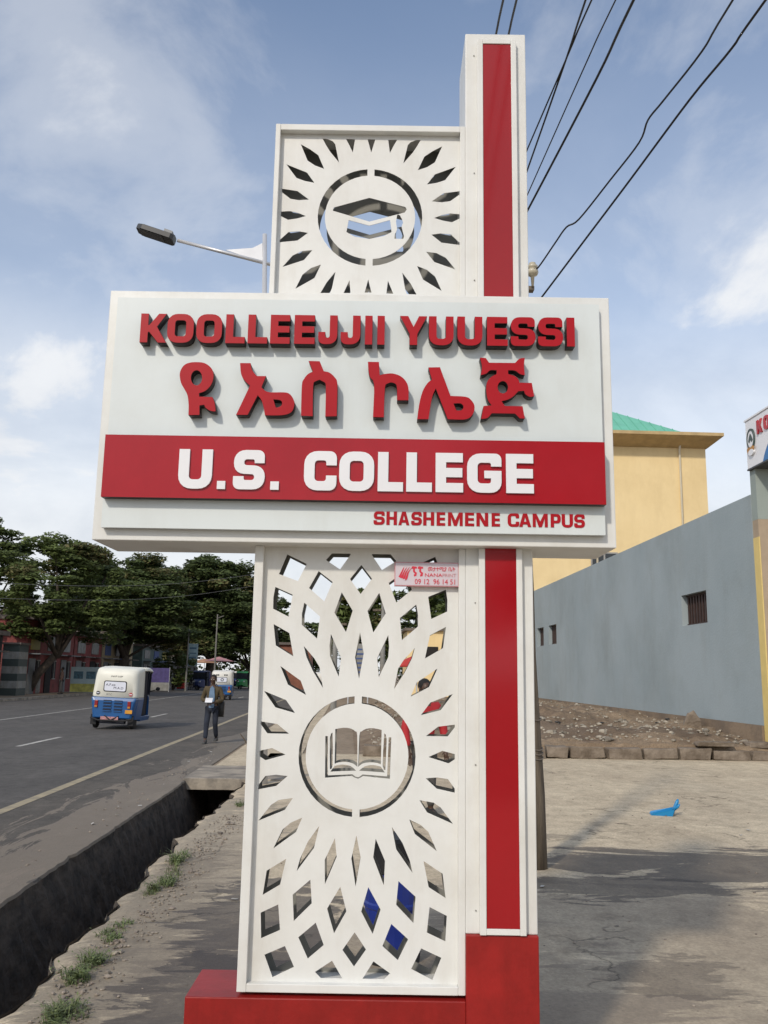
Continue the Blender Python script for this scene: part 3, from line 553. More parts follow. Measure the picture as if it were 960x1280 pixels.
# ------------------------------------------------------------------ stone edging and rubble ground
stone_m = mat('rough_field_stone', (.24, .195, .15), .92, .22, 4, .9, 22, col2=(.13, .10, .072), island=.0)
SK = thing('stone_edging', (0, 0, 0), 'row of rough cut brown stones edging the rubble ground before the grey wall', 'stone edging')
rs = random.Random(11)
def rock(b, c, s, rr, mi=0, rz=0):
    M = Matrix.Translation(c) @ Matrix.Rotation(rz, 4, 'Z')
    vs = []
    for x in (-1, 0, 1):
        for y in (-1, 1):
            for z in (-1, 1):
                k = 1 if x else 1.08
                vs.append(M @ Vector((x*s[0]*rr.uniform(.84, 1.03), y*s[1]*rr.uniform(.7, 1.0)*k, z*s[2]*rr.uniform(.66, 1.0))))
    idx = lambda x, y, z: x*4+y*2+z
    fs = [(0, 1, 3, 2), (8, 10, 11, 9)]
    for x in (0, 1):
        fs += [(idx(x,0,0), idx(x+1,0,0), idx(x+1,0,1), idx(x,0,1)), (idx(x,1,0), idx(x,1,1), idx(x+1,1,1), idx(x+1,1,0)), (idx(x,0,1), idx(x+1,0,1), idx(x+1,1,1), idx(x,1,1)), (idx(x,0,0), idx(x,1,0), idx(x+1,1,0), idx(x+1,0,0))]
    return b.add(vs, fs, mi)
bx = [3.4, 4.15, 4.63, 5.42, 6.18, 6.95, 7.68, 8.5, 9.3]
xs = [.35, 1.1, 1.8, 2.6]+bx
for i in range(len(xs)-1):
    x0, x1 = xs[i]+.012, xs[i+1]-.012; b = B(); hh = rs.uniform(.10, .155)
    rock(b, ((x0+x1)/2, 18.95+.04*((x0+x1)/2-6)*.5+rs.uniform(-.03, .03), hh-.01), ((x1-x0)/2*1.02, .17, hh), rs)
    o = b.build('stone', stone_m, SK, bevel=.02)
b = B(); rock(b, (7.75, 18.98, .33), (.42, .16, .05), rs); b.build('stone', stone_m, SK, bevel=.015)
b = B(); rock(b, (8.95, 19.2, .31), (.4, .2, .07), rs); b.build('stone', stone_m, SK, bevel=.015)
# rubble terrain
from mathutils import noise as mno
def rub_h(x, y):
    t = min(1, max(0, (y-19.0)/3)); w = min(1, max(0, (x-.4)/1.6))
    p = Vector((x*.7, y*.55, 0)); h = .27+.18*t+.10*w*min(1, max(0, (y-20)/8))
    h += .16*max(0, mno.noise(p*1.4+Vector((5, 2, 0))))*(1 if y > 19.3 else .3)+.12*mno.noise(p*4)*t+.06*mno.noise(p*11)+.03*mno.noise(p*23)
    for (mx_, my, mr, mh) in ((6.9, 20.2, .9, .22), (5.6, 20.0, .8, .22), (4.5, 20.6, .8, .2), (7.9, 20.3, .6, .14), (3.2, 21, 1.0, .25), (5.2, 24, 1.6, .3), (2.0, 22, 1.2, .25), (6.8, 26, 1.5, .25)):
        d = ((x-mx_)**2+(y-my)**2)/mr**2; h += mh*math.exp(-d*1.6)
    return h*w
NX, NY = 74, 190; v = []; f = []
for j in range(NY+1):
    y = 19.05+25.5*(j/NY)**1.5
    for i in range(NX+1):
        x = .2+8.95*i/NX; v.append((x, y, rub_h(x, y)+(-.27 if j == 0 else 0)))
for j in range(NY):
    for i in range(NX): k = j*(NX+1)+i; f.append((k, k+1, k+NX+2, k+NX+1))
rub_m = ground_mat('rubble_soil', [((5, 20.5), (5, 1.6), (.10, .07, .048), .8, .9, (2, 2, 0)), ((4, 27), (5, 5), (.12, .085, .06), .6, .8, (5, 2, 0))], base=((.20, .14, .09), (.33, .25, .17)), bump=1.0, bs=25)
b = B(); b.add(v, f); struct(b.build('rubble_ground', rub_m, smooth=True))
pale = mat('pale_rubble', (.40, .36, .29), .9, .2, 6, .4, 20, col2=(.22, .19, .15), island=.35)
b = B()
for i in range(3200):
    x = rs.uniform(.6, 9.0); y = 19.3+24*rs.random()**1.6; s = rs.uniform(.008, .034)*(2.2 if rs.random() < .07 else 1)*(1+y/60)
    if abs(y-(20.9+.35*math.sin(x*1.3))) > .6 and rs.random() < .45: continue
    b.ell((x, y, rub_h(x, y)+s*.25), (s*rs.uniform(.8, 1.5), s*rs.uniform(.8, 1.4), s*.7), 5, 4, 0, .28, rs)
struct(b.build('rubble_stones', pale), 'stuff', 'loose pale stones and litter scattered over the rubble soil', 'rubble')
b = B(); b.add([(8.2, 22.3, .45), (8.95, 22.2, .45), (9.0, 22.8, .5), (8.3, 22.8, .5), (8.42, 22.4, .98), (8.68, 22.35, 1.16), (8.86, 22.6, 1.0), (8.55, 22.65, 1.05), (8.26, 22.25, .7), (8.93, 22.2, .75)], [(0, 1, 9, 8), (8, 9, 5, 4), (1, 2, 6, 9), (9, 6, 5), (2, 3, 7, 6), (3, 0, 8, 7), (8, 4, 7), (4, 5, 6, 7), (3, 2, 1, 0)]); b.v = [(8.62+(x-8.6)*.62, 22.4+(y-22.4)*.62, .45+(z-.45)*.66) for x, y, z in b.v]; o = b.build('leaning_rock', stone_m, None, bevel=.02)
tag(o, 'dark upright rock leaning against the foot of the grey wall', 'rock')
b = B()
for i in range(26):
    x = rs.uniform(.8, 8.8); y = rs.uniform(19.6, 30); s = rs.uniform(.03, .07); b.ell((x, y, rub_h(x, y)+.02), (s*1.5, s, s*.5), 5, 4, 0, .4, rs)
struct(b.build('litter', mat('dark_litter', (.03, .03, .032), .5, .2, 9)), 'stuff', 'dark plastic scraps lying on the rubble soil', 'litter')
# ------------------------------------------------------------------ grey wall with windows
wall_blue = mat('blue_grey_render', (.34, .395, .415), .8, .05, .35, .25, 18, col2=(.295, .35, .37), grime_and_shade=.10, gscale=1.1)
WX = 9.05; ZT = 5.81; YA, YB = 19.38, 43.6
WL = thing('boundary_wall', (WX, YA, 0), 'long tall blue-grey rendered wall with three small barred windows', 'wall')
wins = [(22.2, 23.86, 3.07, 3.90), (39.2, 40.35, 3.12, 3.98), (42.1-.05, 43.1, 3.08, 3.95)]
wins = [(22.15, 23.85, 3.08, 3.90), (38.55, 40.05, 3.1, 3.95), (41.1, 42.5, 3.1, 3.95)]
# local frame: x across the thickness, y along the wall
ycuts = sorted({0.0, YB-YA}.union(*[{w[0]-YA, w[1]-YA} for w in wins])); zc_ = [.70, 3.08, 3.9, ZT]
b = B(); wl = [(w[0]-YA, w[1]-YA, w[2], w[3]) for w in wins]
prev = 0.0
for (y0, y1, z0, z1) in sorted(wl):
    b.box(0, .3, prev, y0, .70, ZT); b.box(0, .3, y0, y1, .70, z0); b.box(0, .3, y0, y1, z1, ZT); prev = y1
b.box(0, .3, prev, YB-YA, .70, ZT); b.build('wall_face', wall_blue, WL)
foot = mat('earthy_foundation', (.27, .20, .135), .92, .2, 1.2, .6, 16, col2=(.17, .13, .095))
B().box(-.05, .35, -.0, YB-YA, -.05, .697).build('foundation', foot, WL)
slat_m = mat('dark_brown_wood', (.055, .028, .022), .6, .2, 8, .3, 30); dark_in = mat('dark_interior', (.012, .011, .011), .9)
for (y0, y1, z0, z1) in wl:
    b = B(); b.box(.22, .235, y0, y1, z0, z1); w_ = b.build('window', dark_in, WL)
    n = 9
    for k in range(n):
        y = y0+(y1-y0)*(k+.5)/n; B().box(.15, .18, y-.045, y+.045, z0+.02, z1-.02).build('slat', slat_m, w_)
    fb = B(); fb.box(.14, .20, y0, y1, z1-.05, z1-.001); fb.box(.14, .20, y0, y1, z0+.001, z0+.05); fb.build('window_frame', slat_m, w_)
# ------------------------------------------------------------------ gate pillar and name board
pil_m = mat('grey_green_plaster', (.31, .36, .335), .8, .06, 1.0, .15, 20); tan_p = mat('bare_tan_plaster', (.42, .33, .235), .85, .10, 1.2, .2, 20); yel_p = mat('yellow_paint', (.72, .55, .20), .6, .04)
GP = thing('gate_pillar', (9.06, 19.1, 0), 'plastered gate pillar with a yellow painted edge at the end of the grey wall', 'pillar')
B().box(0.0, 1.1, 0, .27, 5.2, 6.37).build('upper_shaft', pil_m, GP); B().box(0.0, 1.1, .001, .27, -.02, 5.198).build('lower_shaft', tan_p, GP)
B().box(-.012, .012, -.012, .268, -.02, 4.80).build('yellow_edge', yel_p, GP)
GB = thing('gate_name_board', (9.0, 19.33, 6.38), 'white gate name board with red letters, a round crest and a blue swoosh', 'sign board')
bw = mat('white_board', (.80, .80, .82), .35, .02); blue_s = mat('blue_print', (.02, .16, .42), .4, .04)
B().box(0, .5, -6.0, 0, 0, 1.11).build('board_box', bw, GB, bevel=.01)
B().box(-.02, .52, -6.02, .02, 1.112, 1.15).build('cap_trim', bw, GB)
B().box(-.01, .51, -6.01, .01, -.035, -.001).build('under_trim', mat('dark_flashing', (.06, .06, .065), .5), GB)
MXf = Matrix(((0, 1, 0, 0), (-1, 0, 0, 0), (0, 0, 1, 0), (0, 0, 0, 1)))   # plate coords (u, t, z): u -> -y, t -> x
red_l2 = mat('red_board_letter', (.50, .02, .03), .4)
x = .60
for ch, w in zip('KOOLLEEJJII', (.27, .27, .27, .21, .21, .22, .22, .2, .2, .08, .08)):
    lp = [[(x+u, .66+z) for u, z in g_] for g_ in glyph(ch, w*.92, .31)]
    plate('letter', lp, -.03, .029, red_l2, GB, xform=MXf); x += w+.06
cr = lambda cx, cz, rx, rz, n=28: [(cx+rx*math.cos(2*math.pi*k/n), cz+rz*math.sin(2*math.pi*k/n)) for k in range(n)]
dgr = mat('crest_dark', (.06, .09, .08), .5); orr = mat('crest_orange', (.55, .26, .05), .5)
plate('crest_ring', [cr(.28, .64, .185, .24), cr(.28, .64, .15, .195)], -.035, .034, dgr, GB, xform=MXf)
plate('crest_field', [cr(.28, .64, .149, .194)], -.025, .024, bw, GB, xform=MXf)
plate('crest_figure', [smooth_loop([(.17, .60), (.22, .70), (.28, .77), (.34, .70), (.39, .60), (.33, .56), (.28, .62), (.22, .56)], 2, 60)], -.032, .006, dgr, GB, xform=MXf)
plate('crest_ribbon', [smooth_loop([(.10, .42), (.18, .47), (.28, .44), (.38, .47), (.46, .43), (.42, .33), (.28, .36), (.14, .33)], 2, 60)], -.042, .006, orr, GB, xform=MXf)
plate('crest_scroll', [cr(.30, .33, .13, .07)], -.045, .044, bw, GB, xform=MXf)
plate('blue_swoosh', [smooth_loop([(.78, .003), (5.9, .003), (5.9, .75), (2.4, .72), (1.6, .60), (1.15, .40), (.90, .18)], 3, 40)], -.012, .0115, blue_s, GB, xform=MXf)
# ------------------------------------------------------------------ yellow building
yel_w = mat('ochre_yellow_render', (.82, .65, .36), .8, .04, .5, .1, 12, col2=(.77, .60, .32), grime_and_shade=.08, gscale=1.0); fas = mat('weathered_tan_fascia', (.52, .38, .19), .8, .1, 2); teal = mat('turquoise_sheet_roof', (.16, .50, .36), .45, .06, 1.5)
YBd = thing('yellow_building', (12, 48, 0), 'tall ochre yellow building with a turquoise sheet roof behind the grey wall', 'building')
B().box(-4.6, 7.97, 0, 13, 0, 14.7).build('wall', yel_w, YBd)
ev = B(); x0, x1, y0, y1 = -5.7, 8.57, -1.2, 14.2
ev.add([(x0, y0, 14.98), (x1, y0, 14.98), (x1, y1, 14.98), (x0, y1, 14.98), (-4.7, -.1, 14.55), (8.07, -.1, 14.55), (8.07, 13.1, 14.55), (-4.7, 13.1, 14.55), (x0, y0, 15.16), (x1, y0, 15.16), (x1, y1, 15.16), (x0, y1, 15.16)],
       [(4, 5, 1, 0), (5, 6, 2, 1), (6, 7, 3, 2), (7, 4, 0, 3), (0, 1, 9, 8), (1, 2, 10, 9), (2, 3, 11, 10), (3, 0, 8, 11), (4, 7, 6, 5), (8, 9, 10, 11)])
ev.build('eave', fas, YBd)
rf = B(); a_, c_ = (-1.5, 6.5, 20.0), (-.5, 6.5, 20.0); x1 -= 1.2; y0 += .7; e0 = (x0+.1, y0+.1, 15.17), (x1-.1, y0+.1, 15.17), (x1-.1, y1-.1, 15.17), (x0+.1, y1-.1, 15.17)
rf.add([*e0, a_, c_], [(0, 1, 5, 4), (1, 2, 5), (2, 3, 4, 5), (3, 0, 4)]); RF = rf.build('roof', teal, YBd)
rb = B()
for i in range(38):
    xx = x0+.5+i*.5; k = 1
    if xx > c_[0]: k = (x1-.1-xx)/(x1-.1-c_[0])
    elif xx < a_[0]: k = (xx-x0-.1)/(a_[0]-x0-.1)
    if k <= .03: continue
    rb.tube([(xx, y0+.1, 15.19), (xx, y0+.1+(6.5-y0-.1)*k, 15.19+(20.0-15.17)*k)], .03, 4)
r2 = rb.build('roof_rib', teal, RF); r2['kind'] = 'stuff'
pipe_m = mat('cream_pipe', (.72, .66, .52), .5, .03)
for xx, zt in ((6.45, 14.55), (1.6, 14.55)):
    B().tube([(xx, -.09, 0), (xx, -.09, zt-.2), (xx-.02, -.25, zt+.12)], .06, 8).build('drain_pipe', pipe_m, YBd, smooth=True)
wf = mat('grey_window_frame', (.35, .34, .32), .5); glass_d = mat('dark_window_glass', (.03, .035, .04), .12, .0)
for wx in (2.0,):
    for wz in (6.95,):
        w_ = B().box(wx-.75, wx+.75, -.05, -.002, wz, wz+1.55).build('window', wf, YBd)
        for sx in (-1, 1): B().box(wx+sx*.36-.31, wx+sx*.36+.31, -.06, -.0505, wz+.08, wz+1.47).build('pane', glass_d, w_)
# ------------------------------------------------------------------ wooden utility pole and wires
wood = mat('weathered_pole_wood', (.17, .135, .095), .85, .25, 3, .6, 30, stretch=(6, 6, .6), col2=(.075, .058, .042))
pb = Vector((1.70, 8.15, 0)); ptop = at(630, 150, 8.35)
UP = thing('utility_pole', pb, 'leaning weathered wooden utility pole standing behind the sign column', 'utility pole')
dv = ptop-pb; n_ = 12
B().tube([dv*(i/n_)+Vector((.008*math.sin(i*1.7), .006*math.cos(i*2.1), 0)) for i in range(n_+1)], [.098-.042*i/n_ for i in range(n_+1)], 12).build('shaft', wood, UP, smooth=True)
wire_m = mat('rusty_binding_wire', (.16, .13, .10), .6); zz = [1.28, 1.02, .98, .94]
for z in zz:
    p = dv*(z/dv.z); pts = [p+Vector(((.1)*math.cos(a*.5236), (.1)*math.sin(a*.5236), .012*math.sin(a*1.1))) for a in range(13)]
    B().tube(pts, .007, 5, cap=False).build('binding_wire', wire_m, UP)
ins = at(665.5, 338, 8.25)-pb; arm = dv*(ins.z/dv.z)
B().box(min(arm.x, ins.x)-.02, ins.x+.02, arm.y-.04, arm.y+.04, ins.z-.20, ins.z-.16).build('bracket', wire_m, UP)
cer = mat('cream_ceramic', (.55, .50, .38), .3)
ib = B(); ix, iy, iz = ins.x, ins.y+0, ins.z
def lathe(b, c, prof, n=12, mi=0):
    rings = [[Vector((c[0]+r*math.cos(2*math.pi*k/n), c[1]+r*math.sin(2*math.pi*k/n), c[2]+z)) for k in range(n)] for r, z in prof]; return b.loft(rings, mi)
lathe(ib, (ix, iy, iz), [(.012, -.17), (.02, -.06), (.05, -.05), (.062, -.02), (.055, 0), (.03, .01), (.05, .02), (.055, .045), (.03, .06), (.035, .075), (.01, .09)]).build('insulator', cer, UP, smooth=True)
cable = mat('black_cable', (.012, .012, .014), .5)
wires = [([(629, 0), (620.6, 40)], .008), ([(645.7, 0), (636, 42)], .008), ([(732, 0), (708.7, 71), (659, 213), (650, 238)], .0075), ([(739.5, 0), (710.6, 67), (659, 187), (645, 220)], .0065),
         ([(769.5, 0), (731, 82.5), (659, 244), (645, 275)], .0055), ([(792, 0), (746, 97.5), (660, 262), (645, 290)], .0105),
         ([(916, 0), (877.5, 64), (829, 126), (810, 150), (799, 178), (762, 226), (723.7, 274), (708, 284), (693.7, 304), (673, 334), (667, 336)], .0085),
         ([(957, 0), (915, 60), (862.5, 124), (787.5, 225), (731, 300), (679, 369), (640, 420)], .0095)]
wl_ = ['thin black wire, left of the pair crossing above the sign column top', 'thin black wire, right of the pair crossing above the sign column top', 'black wire that crosses another one just right of the sign column', 'thin black wire crossing its steeper neighbour beside the sign column',
       'thinnest black wire, between the crossing pair and a thick cable', 'thick black cable running up from behind the column edge', 'kinked black service wire tied to the ceramic insulator', 'smooth thick black cable, rightmost of all across the sky']
for (pts, r), lab in zip(wires, wl_):
    y_top = pts[0][1]; y_bot = max(330, pts[-1][1]) if len(pts) > 2 else 240
    P3 = []
    n = len(pts)
    for (px, py) in pts:
        t = (py-y_top)/(y_bot-y_top); Yd = 5.0+(8.2-5.0)*t**1.0; P3.append(at(px, py, Yd))
    d = (P3[0]-P3[1]).normalized(); ext = [P3[0]+d*9+Vector((0, 0, -1.2)), P3[0]+d*3.0+Vector((0, 0, -.1))]
    if len(pts) == 2:
        dd = (P3[1]-P3[0]).normalized(); P3.append(P3[1]+dd*1.2)
    # smooth the polyline
    full = ext+P3; out = []
    for i in range(len(full)-1):
        p1, p2 = full[i], full[i+1]; p0 = full[i-1] if i else p1; p3 = full[i+2] if i+2 < len(full) else p2
        for k in range(5):
            t = k/5; out.append(.5*((2*p1)+(p2-p0)*t+(2*p0-5*p1+4*p2-p3)*t*t+(3*p1-p0-3*p2+p3)*t**3))
    out.append(full[-1]); o = B().tube(out, r, 6).build('overhead_wire', cable, None, smooth=True)
    tag(o, lab, 'wire', 'overhead wires right of the sign')
# far wires over the left trees
for (p0, p1, lab) in (((-20, 728), (330, 716), 'upper thin wire strung across the trees over the road'), ((0, 748), (330, 730), 'lower thin wire strung across the trees over the road')):
    A_, B2 = at(*p0, 30), at(*p1, 44); pts = [A_.lerp(B2, k/10)+Vector((0, 0, -.35*math.sin(math.pi*k/10))) for k in range(11)]
    tag(B().tube(pts, .007, 5).build('overhead_wire', mat('grey_cable', (.20, .20, .20), .6)), lab, 'wire', 'wires over the road')
# ------------------------------------------------------------------ street lamp
steel = mat('white_galvanised_steel', (.62, .63, .65), .35, .04, 3, metal=.3); lampd = mat('dark_lamp_body', (.045, .047, .05), .45)
LB = at(331, 293, 14); base = Vector((LB.x+.33, 14, 0))
SL = thing('street_lamp', base, 'white steel street lamp with a long arm and flat dark lamp head above the sign', 'street lamp')
B().tube([(0, 0, 0), (-.147, 0, 4), (-.33, 0, LB.z)], [.075, .055, .038], 12).build('pole', steel, SL, smooth=True)
e0 = at(340, 331, 14)-base; e1 = at(222, 300.5, 14)-base
B().tube([e0, e1], .03, 10).build('arm', steel, SL, smooth=True)
t0 = at(282, 312.5, 14)-base; t1 = at(316, 310, 14)-base; t2 = at(328, 304, 14)-base; t3 = at(328, 328, 14)-base
cs = [t0, t1, t2, t3]; b = B(); b.add([c+Vector((0, -.006, 0)) for c in cs]+[c+Vector((0, .006, 0)) for c in cs], [(0, 1, 2, 3), (7, 6, 5, 4), (0, 4, 5, 1), (1, 5, 6, 2), (2, 6, 7, 3), (3, 7, 4, 0)]); b.build('gusset', steel, SL)
h0 = at(218, 300, 14)-base; h1 = at(173, 285, 14)-base; ax = (h1-h0).normalized(); ay = Vector((0, 1, 0)); az = ax.cross(ay).normalized()*-1
if az.z < 0: az = -az
L_ = (h1-h0).length; M = Matrix((( ax.x, ay.x, az.x, h0.x), (ax.y, ay.y, az.y, h0.y), (ax.z, ay.z, az.z, h0.z), (0, 0, 0, 1)))
b = B(); rr = [[M @ Vector((x, y, z)) for y, z in ((-w, -.05), (w, -.05), (w, .03), (w*.6, .06), (-w*.6, .06), (-w, .03))] for x, w in ((0, .10), (.05, .15), (L_*.85, .15), (L_, .09))]
b.loft(rr); b.build('lamp_head', lampd, SL)
B().box(.05, L_*.3, -.10, .10, .055, .10, M=M).build('driver_box', mat('grey_lamp_top', (.3, .31, .32), .5), SL); B().box(.18, L_*.92, -.12, .12, -.058, -.051, M=M).build('lamp_lens', mat('lamp_lens', (.10, .105, .11), .2), SL)
# ------------------------------------------------------------------ blue dustpan
blue_pl = mat('bright_blue_plastic', (.01, .22, .48), .35, .03)
dp = gnd(830, 1019); DPn = thing('dustpan', dp, 'bright blue plastic dustpan lying on the pale concrete yard', 'dustpan', rz=R(-12)); DPn.scale = (.86, .86, .95)
b = B(); b.add([(-.19, -.10, 0), (.10, -.13, 0), (.12, .13, 0), (-.19, .12, 0), (-.19, -.10, .012), (.10, -.13, .012), (.12, .13, .012), (-.19, .12, .012)], [(0, 1, 2, 3), (4, 5, 6, 7), (0, 1, 5, 4), (1, 2, 6, 5), (2, 3, 7, 6), (3, 0, 4, 7)])
b.add([(-.19, -.10, .0), (.10, -.13, .0), (.13, -.145, .09), (-.17, -.11, .03)], [(0, 1, 2, 3)]); b.add([(-.19, .12, .0), (.12, .13, .0), (.14, .14, .09), (-.17, .13, .03)], [(0, 1, 2, 3)])
b.add([(.10, -.13, 0), (.12, .13, 0), (.14, .14, .09), (.13, -.145, .09)], [(0, 1, 2, 3)]); b.build('pan', blue_pl, DPn)
B().tube([(.11, 0, .03), (.15, .0, .10), (.19, .01, .17), (.205, .01, .205)], [.03, .022, .026, .012], 8).build('handle', blue_pl, DPn, smooth=True)
B().tube([(.12, 0, .06), (.19, -.05, .12), (.215, -.06, .15)], [.02, .02, .01], 8).build('hanging_tab', blue_pl, DPn, smooth=True)
# ------------------------------------------------------------------ blue barrel seen through the lattice
blue_d = mat('deep_blue_plastic', (.012, .03, .22), .35, .08, 6); blk = mat('black_rubber', (.012, .012, .013), .6)
BR = thing('plastic_drum', at(489, 900, 5.6)*1.0, 'deep blue plastic drum with a black top standing behind the lattice panel', 'drum'); BR.location.z = 0; BR.location.x = (gnd(489, 1190).x)
b = B(); lathe(b, (0, 0, 0), [(.15, .06), (.165, .08), (.17, .30), (.178, .31), (.178, .33), (.17, .34), (.165, .48), (.15, .50)], 24); b.build('drum_body', blue_d, BR, smooth=False)
b = B(); lathe(b, (0, 0, 0), [(.16, 0), (.165, .058), (.16, .059)], 24); b.build('base_ring', blk, BR); b = B(); lathe(b, (0, 0, 0), [(.152, .502), (.165, .51), (.165, .68), (.15, .70), (.13, .70)], 24); b.build('black_top', blk, BR)
# ------------------------------------------------------------------ trees
bark = mat('grey_brown_bark', (.10, .078, .06), .95, .25, 4, .6, 14, col2=(.05, .04, .032))
def leafm(nm, c): return mat(nm, c, .6, .22, .35, island=.45, col2=tuple(x*.6 for x in c), spec=.2, leaf=.3)
lf_dark = leafm('dark_leaves', (.105, .140, .050)); lf_mid = leafm('mid_green_leaves', (.135, .175, .058)); lf_dry = leafm('olive_leaves', (.19, .175, .075)); lf_brown = leafm('dry_brown_leaves', (.22, .12, .04))
def tree(name, x, y, H, cw, cd, cb, seed, label, group, lm, n=70, per=230, ls=.2, trunk_r=.25, lean=0, forks=5, dry=.12):
    rr = random.Random(seed); T = thing(name, (x, y, 0), label, 'tree', group)
    b = B(); ft = cb*.75
    b.tube([(0, 0, -.1), (lean*.4, 0, ft*.5), (lean, 0, ft)], [trunk_r*1.25, trunk_r*.95, trunk_r*.8], 10)
    cz = (H+cb)/2; rz = (H-cb)/2; cl = []
    for i in range(n):
        a = rr.uniform(0, 2*math.pi); u = rr.random()**.42; zz = rr.uniform(-1, 1); k = math.sqrt(max(0, 1-max(zz, -.45)**2*.92))
        cl.append(Vector((lean+math.cos(a)*u*k*cw/2*rr.uniform(.8, 1.08), math.sin(a)*u*k*cd/2, cz+zz*rz*rr.uniform(.82, 1.03))))
    st = Vector((lean, 0, ft))
    for i in range(forks+6):
        e = cl[i*3 % n]; m = st.lerp(e, .5)+Vector((rr.uniform(-.3, .3), rr.uniform(-.3, .3), rr.uniform(-.1, .5)))
        r0 = trunk_r*.55 if i < forks else trunk_r*.28
        b.tube([st-Vector((0, 0, .3)), m, e], [r0, r0*.6, r0*.2], 6)
    b.build('trunk', bark, T, smooth=True)
    V = []; F = []; MI = []
    for c in cl:
        rx, rz2 = rr.uniform(.55, 1.25)*cw/8.5, rr.uniform(.30, .62)*max(.7, rz/3); dr = rr.random() < dry
        for k in range(per):
            d = Vector((rr.gauss(0, 1), rr.gauss(0, 1), rr.gauss(0, 1))); d.normalize(); q = rr.random()**.35
            p = c+Vector((d.x*rx*q, d.y*rx*q, d.z*rz2*q+(.12 if abs(d.z) < .3 else 0)))
            a = Vector((rr.uniform(-1, 1), rr.uniform(-1, 1), rr.uniform(-.35, .35))).normalized(); nn_ = Vector((d.x*.8+rr.uniform(-.5, .5), d.y*.8+rr.uniform(-.5, .5), .9)); bb = a.cross(nn_).normalized()
            s = ls*rr.uniform(.6, 1.35); t = s*rr.uniform(.35, .6); k0 = len(V)
            V += [tuple(p-a*s), tuple(p-bb*t), tuple(p+a*s), tuple(p+bb*t)]; F.append((k0, k0+1, k0+2, k0+3)); MI.append(1 if dr and rr.random() < .7 else 0)
    b2 = B(); b2.v, b2.f, b2.m = V, F, MI; b2.build('crown', [lm, lf_dry if dry < .3 else lf_brown], T, fix=False)
    return T
def pX(px, Y): return at(px, 840, Y).x
G1 = 'street trees along the far side of the road'
tree('street_tree', pX(32, 58), 58, 9.9, 9.0, 9, 3.6, 1, 'leafy street tree with forked trunk leaning before the red shops at far left', G1, lf_mid, 105, 420, .145, .28, 1.9, dry=.16)
tree('street_tree', pX(-30, 60), 60, 11.6, 6.2, 6, 4.0, 21, 'tall green tree cut by the left edge of the picture', G1, lf_mid, 70, 380, .145, .25, .0, dry=.1)
tree('street_tree', pX(154, 78), 78, 11.3, 11.5, 10, 3.9, 3, 'wide flat-topped dark tree with thick trunk behind the near three-wheeler', G1, lf_dark, 150, 400, .175, .5, .0, dry=.12)
tree('street_tree', pX(100, 84), 84, 10.6, 9, 9, 4.5, 4, 'dark tree filling the gap between the shops and the flat-topped tree', G1, lf_dark, 95, 330, .18, .3, .0, dry=.08)
tree('street_tree', pX(262, 112), 112, 15.6, 14.5, 13, 4.0, 5, 'largest dark rounded tree at the end of the road beside the sign', G1, lf_dark, 200, 360, .25, .6, .0, dry=.18)
tree('street_tree', pX(205, 118), 118, 12.5, 12, 11, 4.0, 6, 'dark tree behind the bush and blue roadside board', G1, lf_dark, 115, 300, .25, .4, .0, dry=.05)
tree('street_tree', pX(312, 128), 128, 13.2, 13, 12, 3.0, 8, 'dark tree half hidden by the lattice panel edge', G1, lf_dark, 80, 200, .36, .4, .0, dry=.1)
G2 = 'trees beyond the sign seen through the cut-outs'
tree('roadside_tree', pX(448, 64), 64, 7.6, 6.0, 6, 3.1, 9, 'green tree seen through the upper cut-outs of the lower panel', G2, lf_mid, 60, 170, .2, .2, dry=.1)
tree('roadside_tree', pX(520, 70), 70, 8.6, 7.5, 7, 3.0, 10, 'green tree seen through cut-outs below the printer plate', G2, lf_mid, 70, 170, .22, .22, dry=.1)
tree('roadside_tree', pX(372, 150), 150, 10.0, 12, 11, 2.5, 12, 'distant green tree low behind the left cut-outs', G2, lf_dark, 60, 150, .36, .3, dry=.1)
tree('roadside_tree', pX(560, 82), 82, 9.6, 8, 8, 3.0, 14, 'green tree seen through cut-outs next to the sign column', G2, lf_dark, 60, 160, .24, .22, dry=.1)
# bush
BU = tree('round_bush', pX(217, 80), 80, 3.5, 3.6, 3.2, .35, 15, 'rounded green bush at the roadside by the blue board', None, lf_mid, 50, 150, .12, .08, dry=.1); BU['category'] = 'bush'
FV, FF = [], []; rf_ = random.Random(77)
for i in range(14):
    cx_, cy_, hh_ = -90+i*16, 190+14*math.sin(i*2.3), 9+3*math.sin(i*1.7)
    for j in range(34):
        a = rf_.uniform(0, 6.283); u = rf_.random()**.5; c = Vector((cx_+9*u*math.cos(a), cy_+6*u*math.sin(a), hh_*rf_.uniform(.12, 1)))
        for k in range(60):
            p = c+Vector((rf_.gauss(0, 1.1), rf_.gauss(0, 1.1), rf_.gauss(0, .6))); d = Vector((rf_.uniform(-1, 1), rf_.uniform(-1, 1), rf_.uniform(-.6, .6))).normalized(); e = d.cross(Vector((0, 0, 1))).normalized()*.35; q = len(FV)
            FV += [tuple(p-d*.6), tuple(p-e), tuple(p+d*.6), tuple(p+e)]; FF.append((q, q+1, q+2, q+3))
b = B(); b.v, b.f, b.m = FV, FF, [0]*len(FF); struct(b.build('far_woodland', lf_dark, fix=False), 'stuff', 'far dark belt of trees closing the end of the street', 'woodland')
tree('mirrored_tree', 3.4, -10.5, 7.6, 5.2, 4, 2.6, 61, 'leafy tree whose reflection shows in the right end of the red band', None, lf_mid, 55, 150, .12, .16, dry=.1)
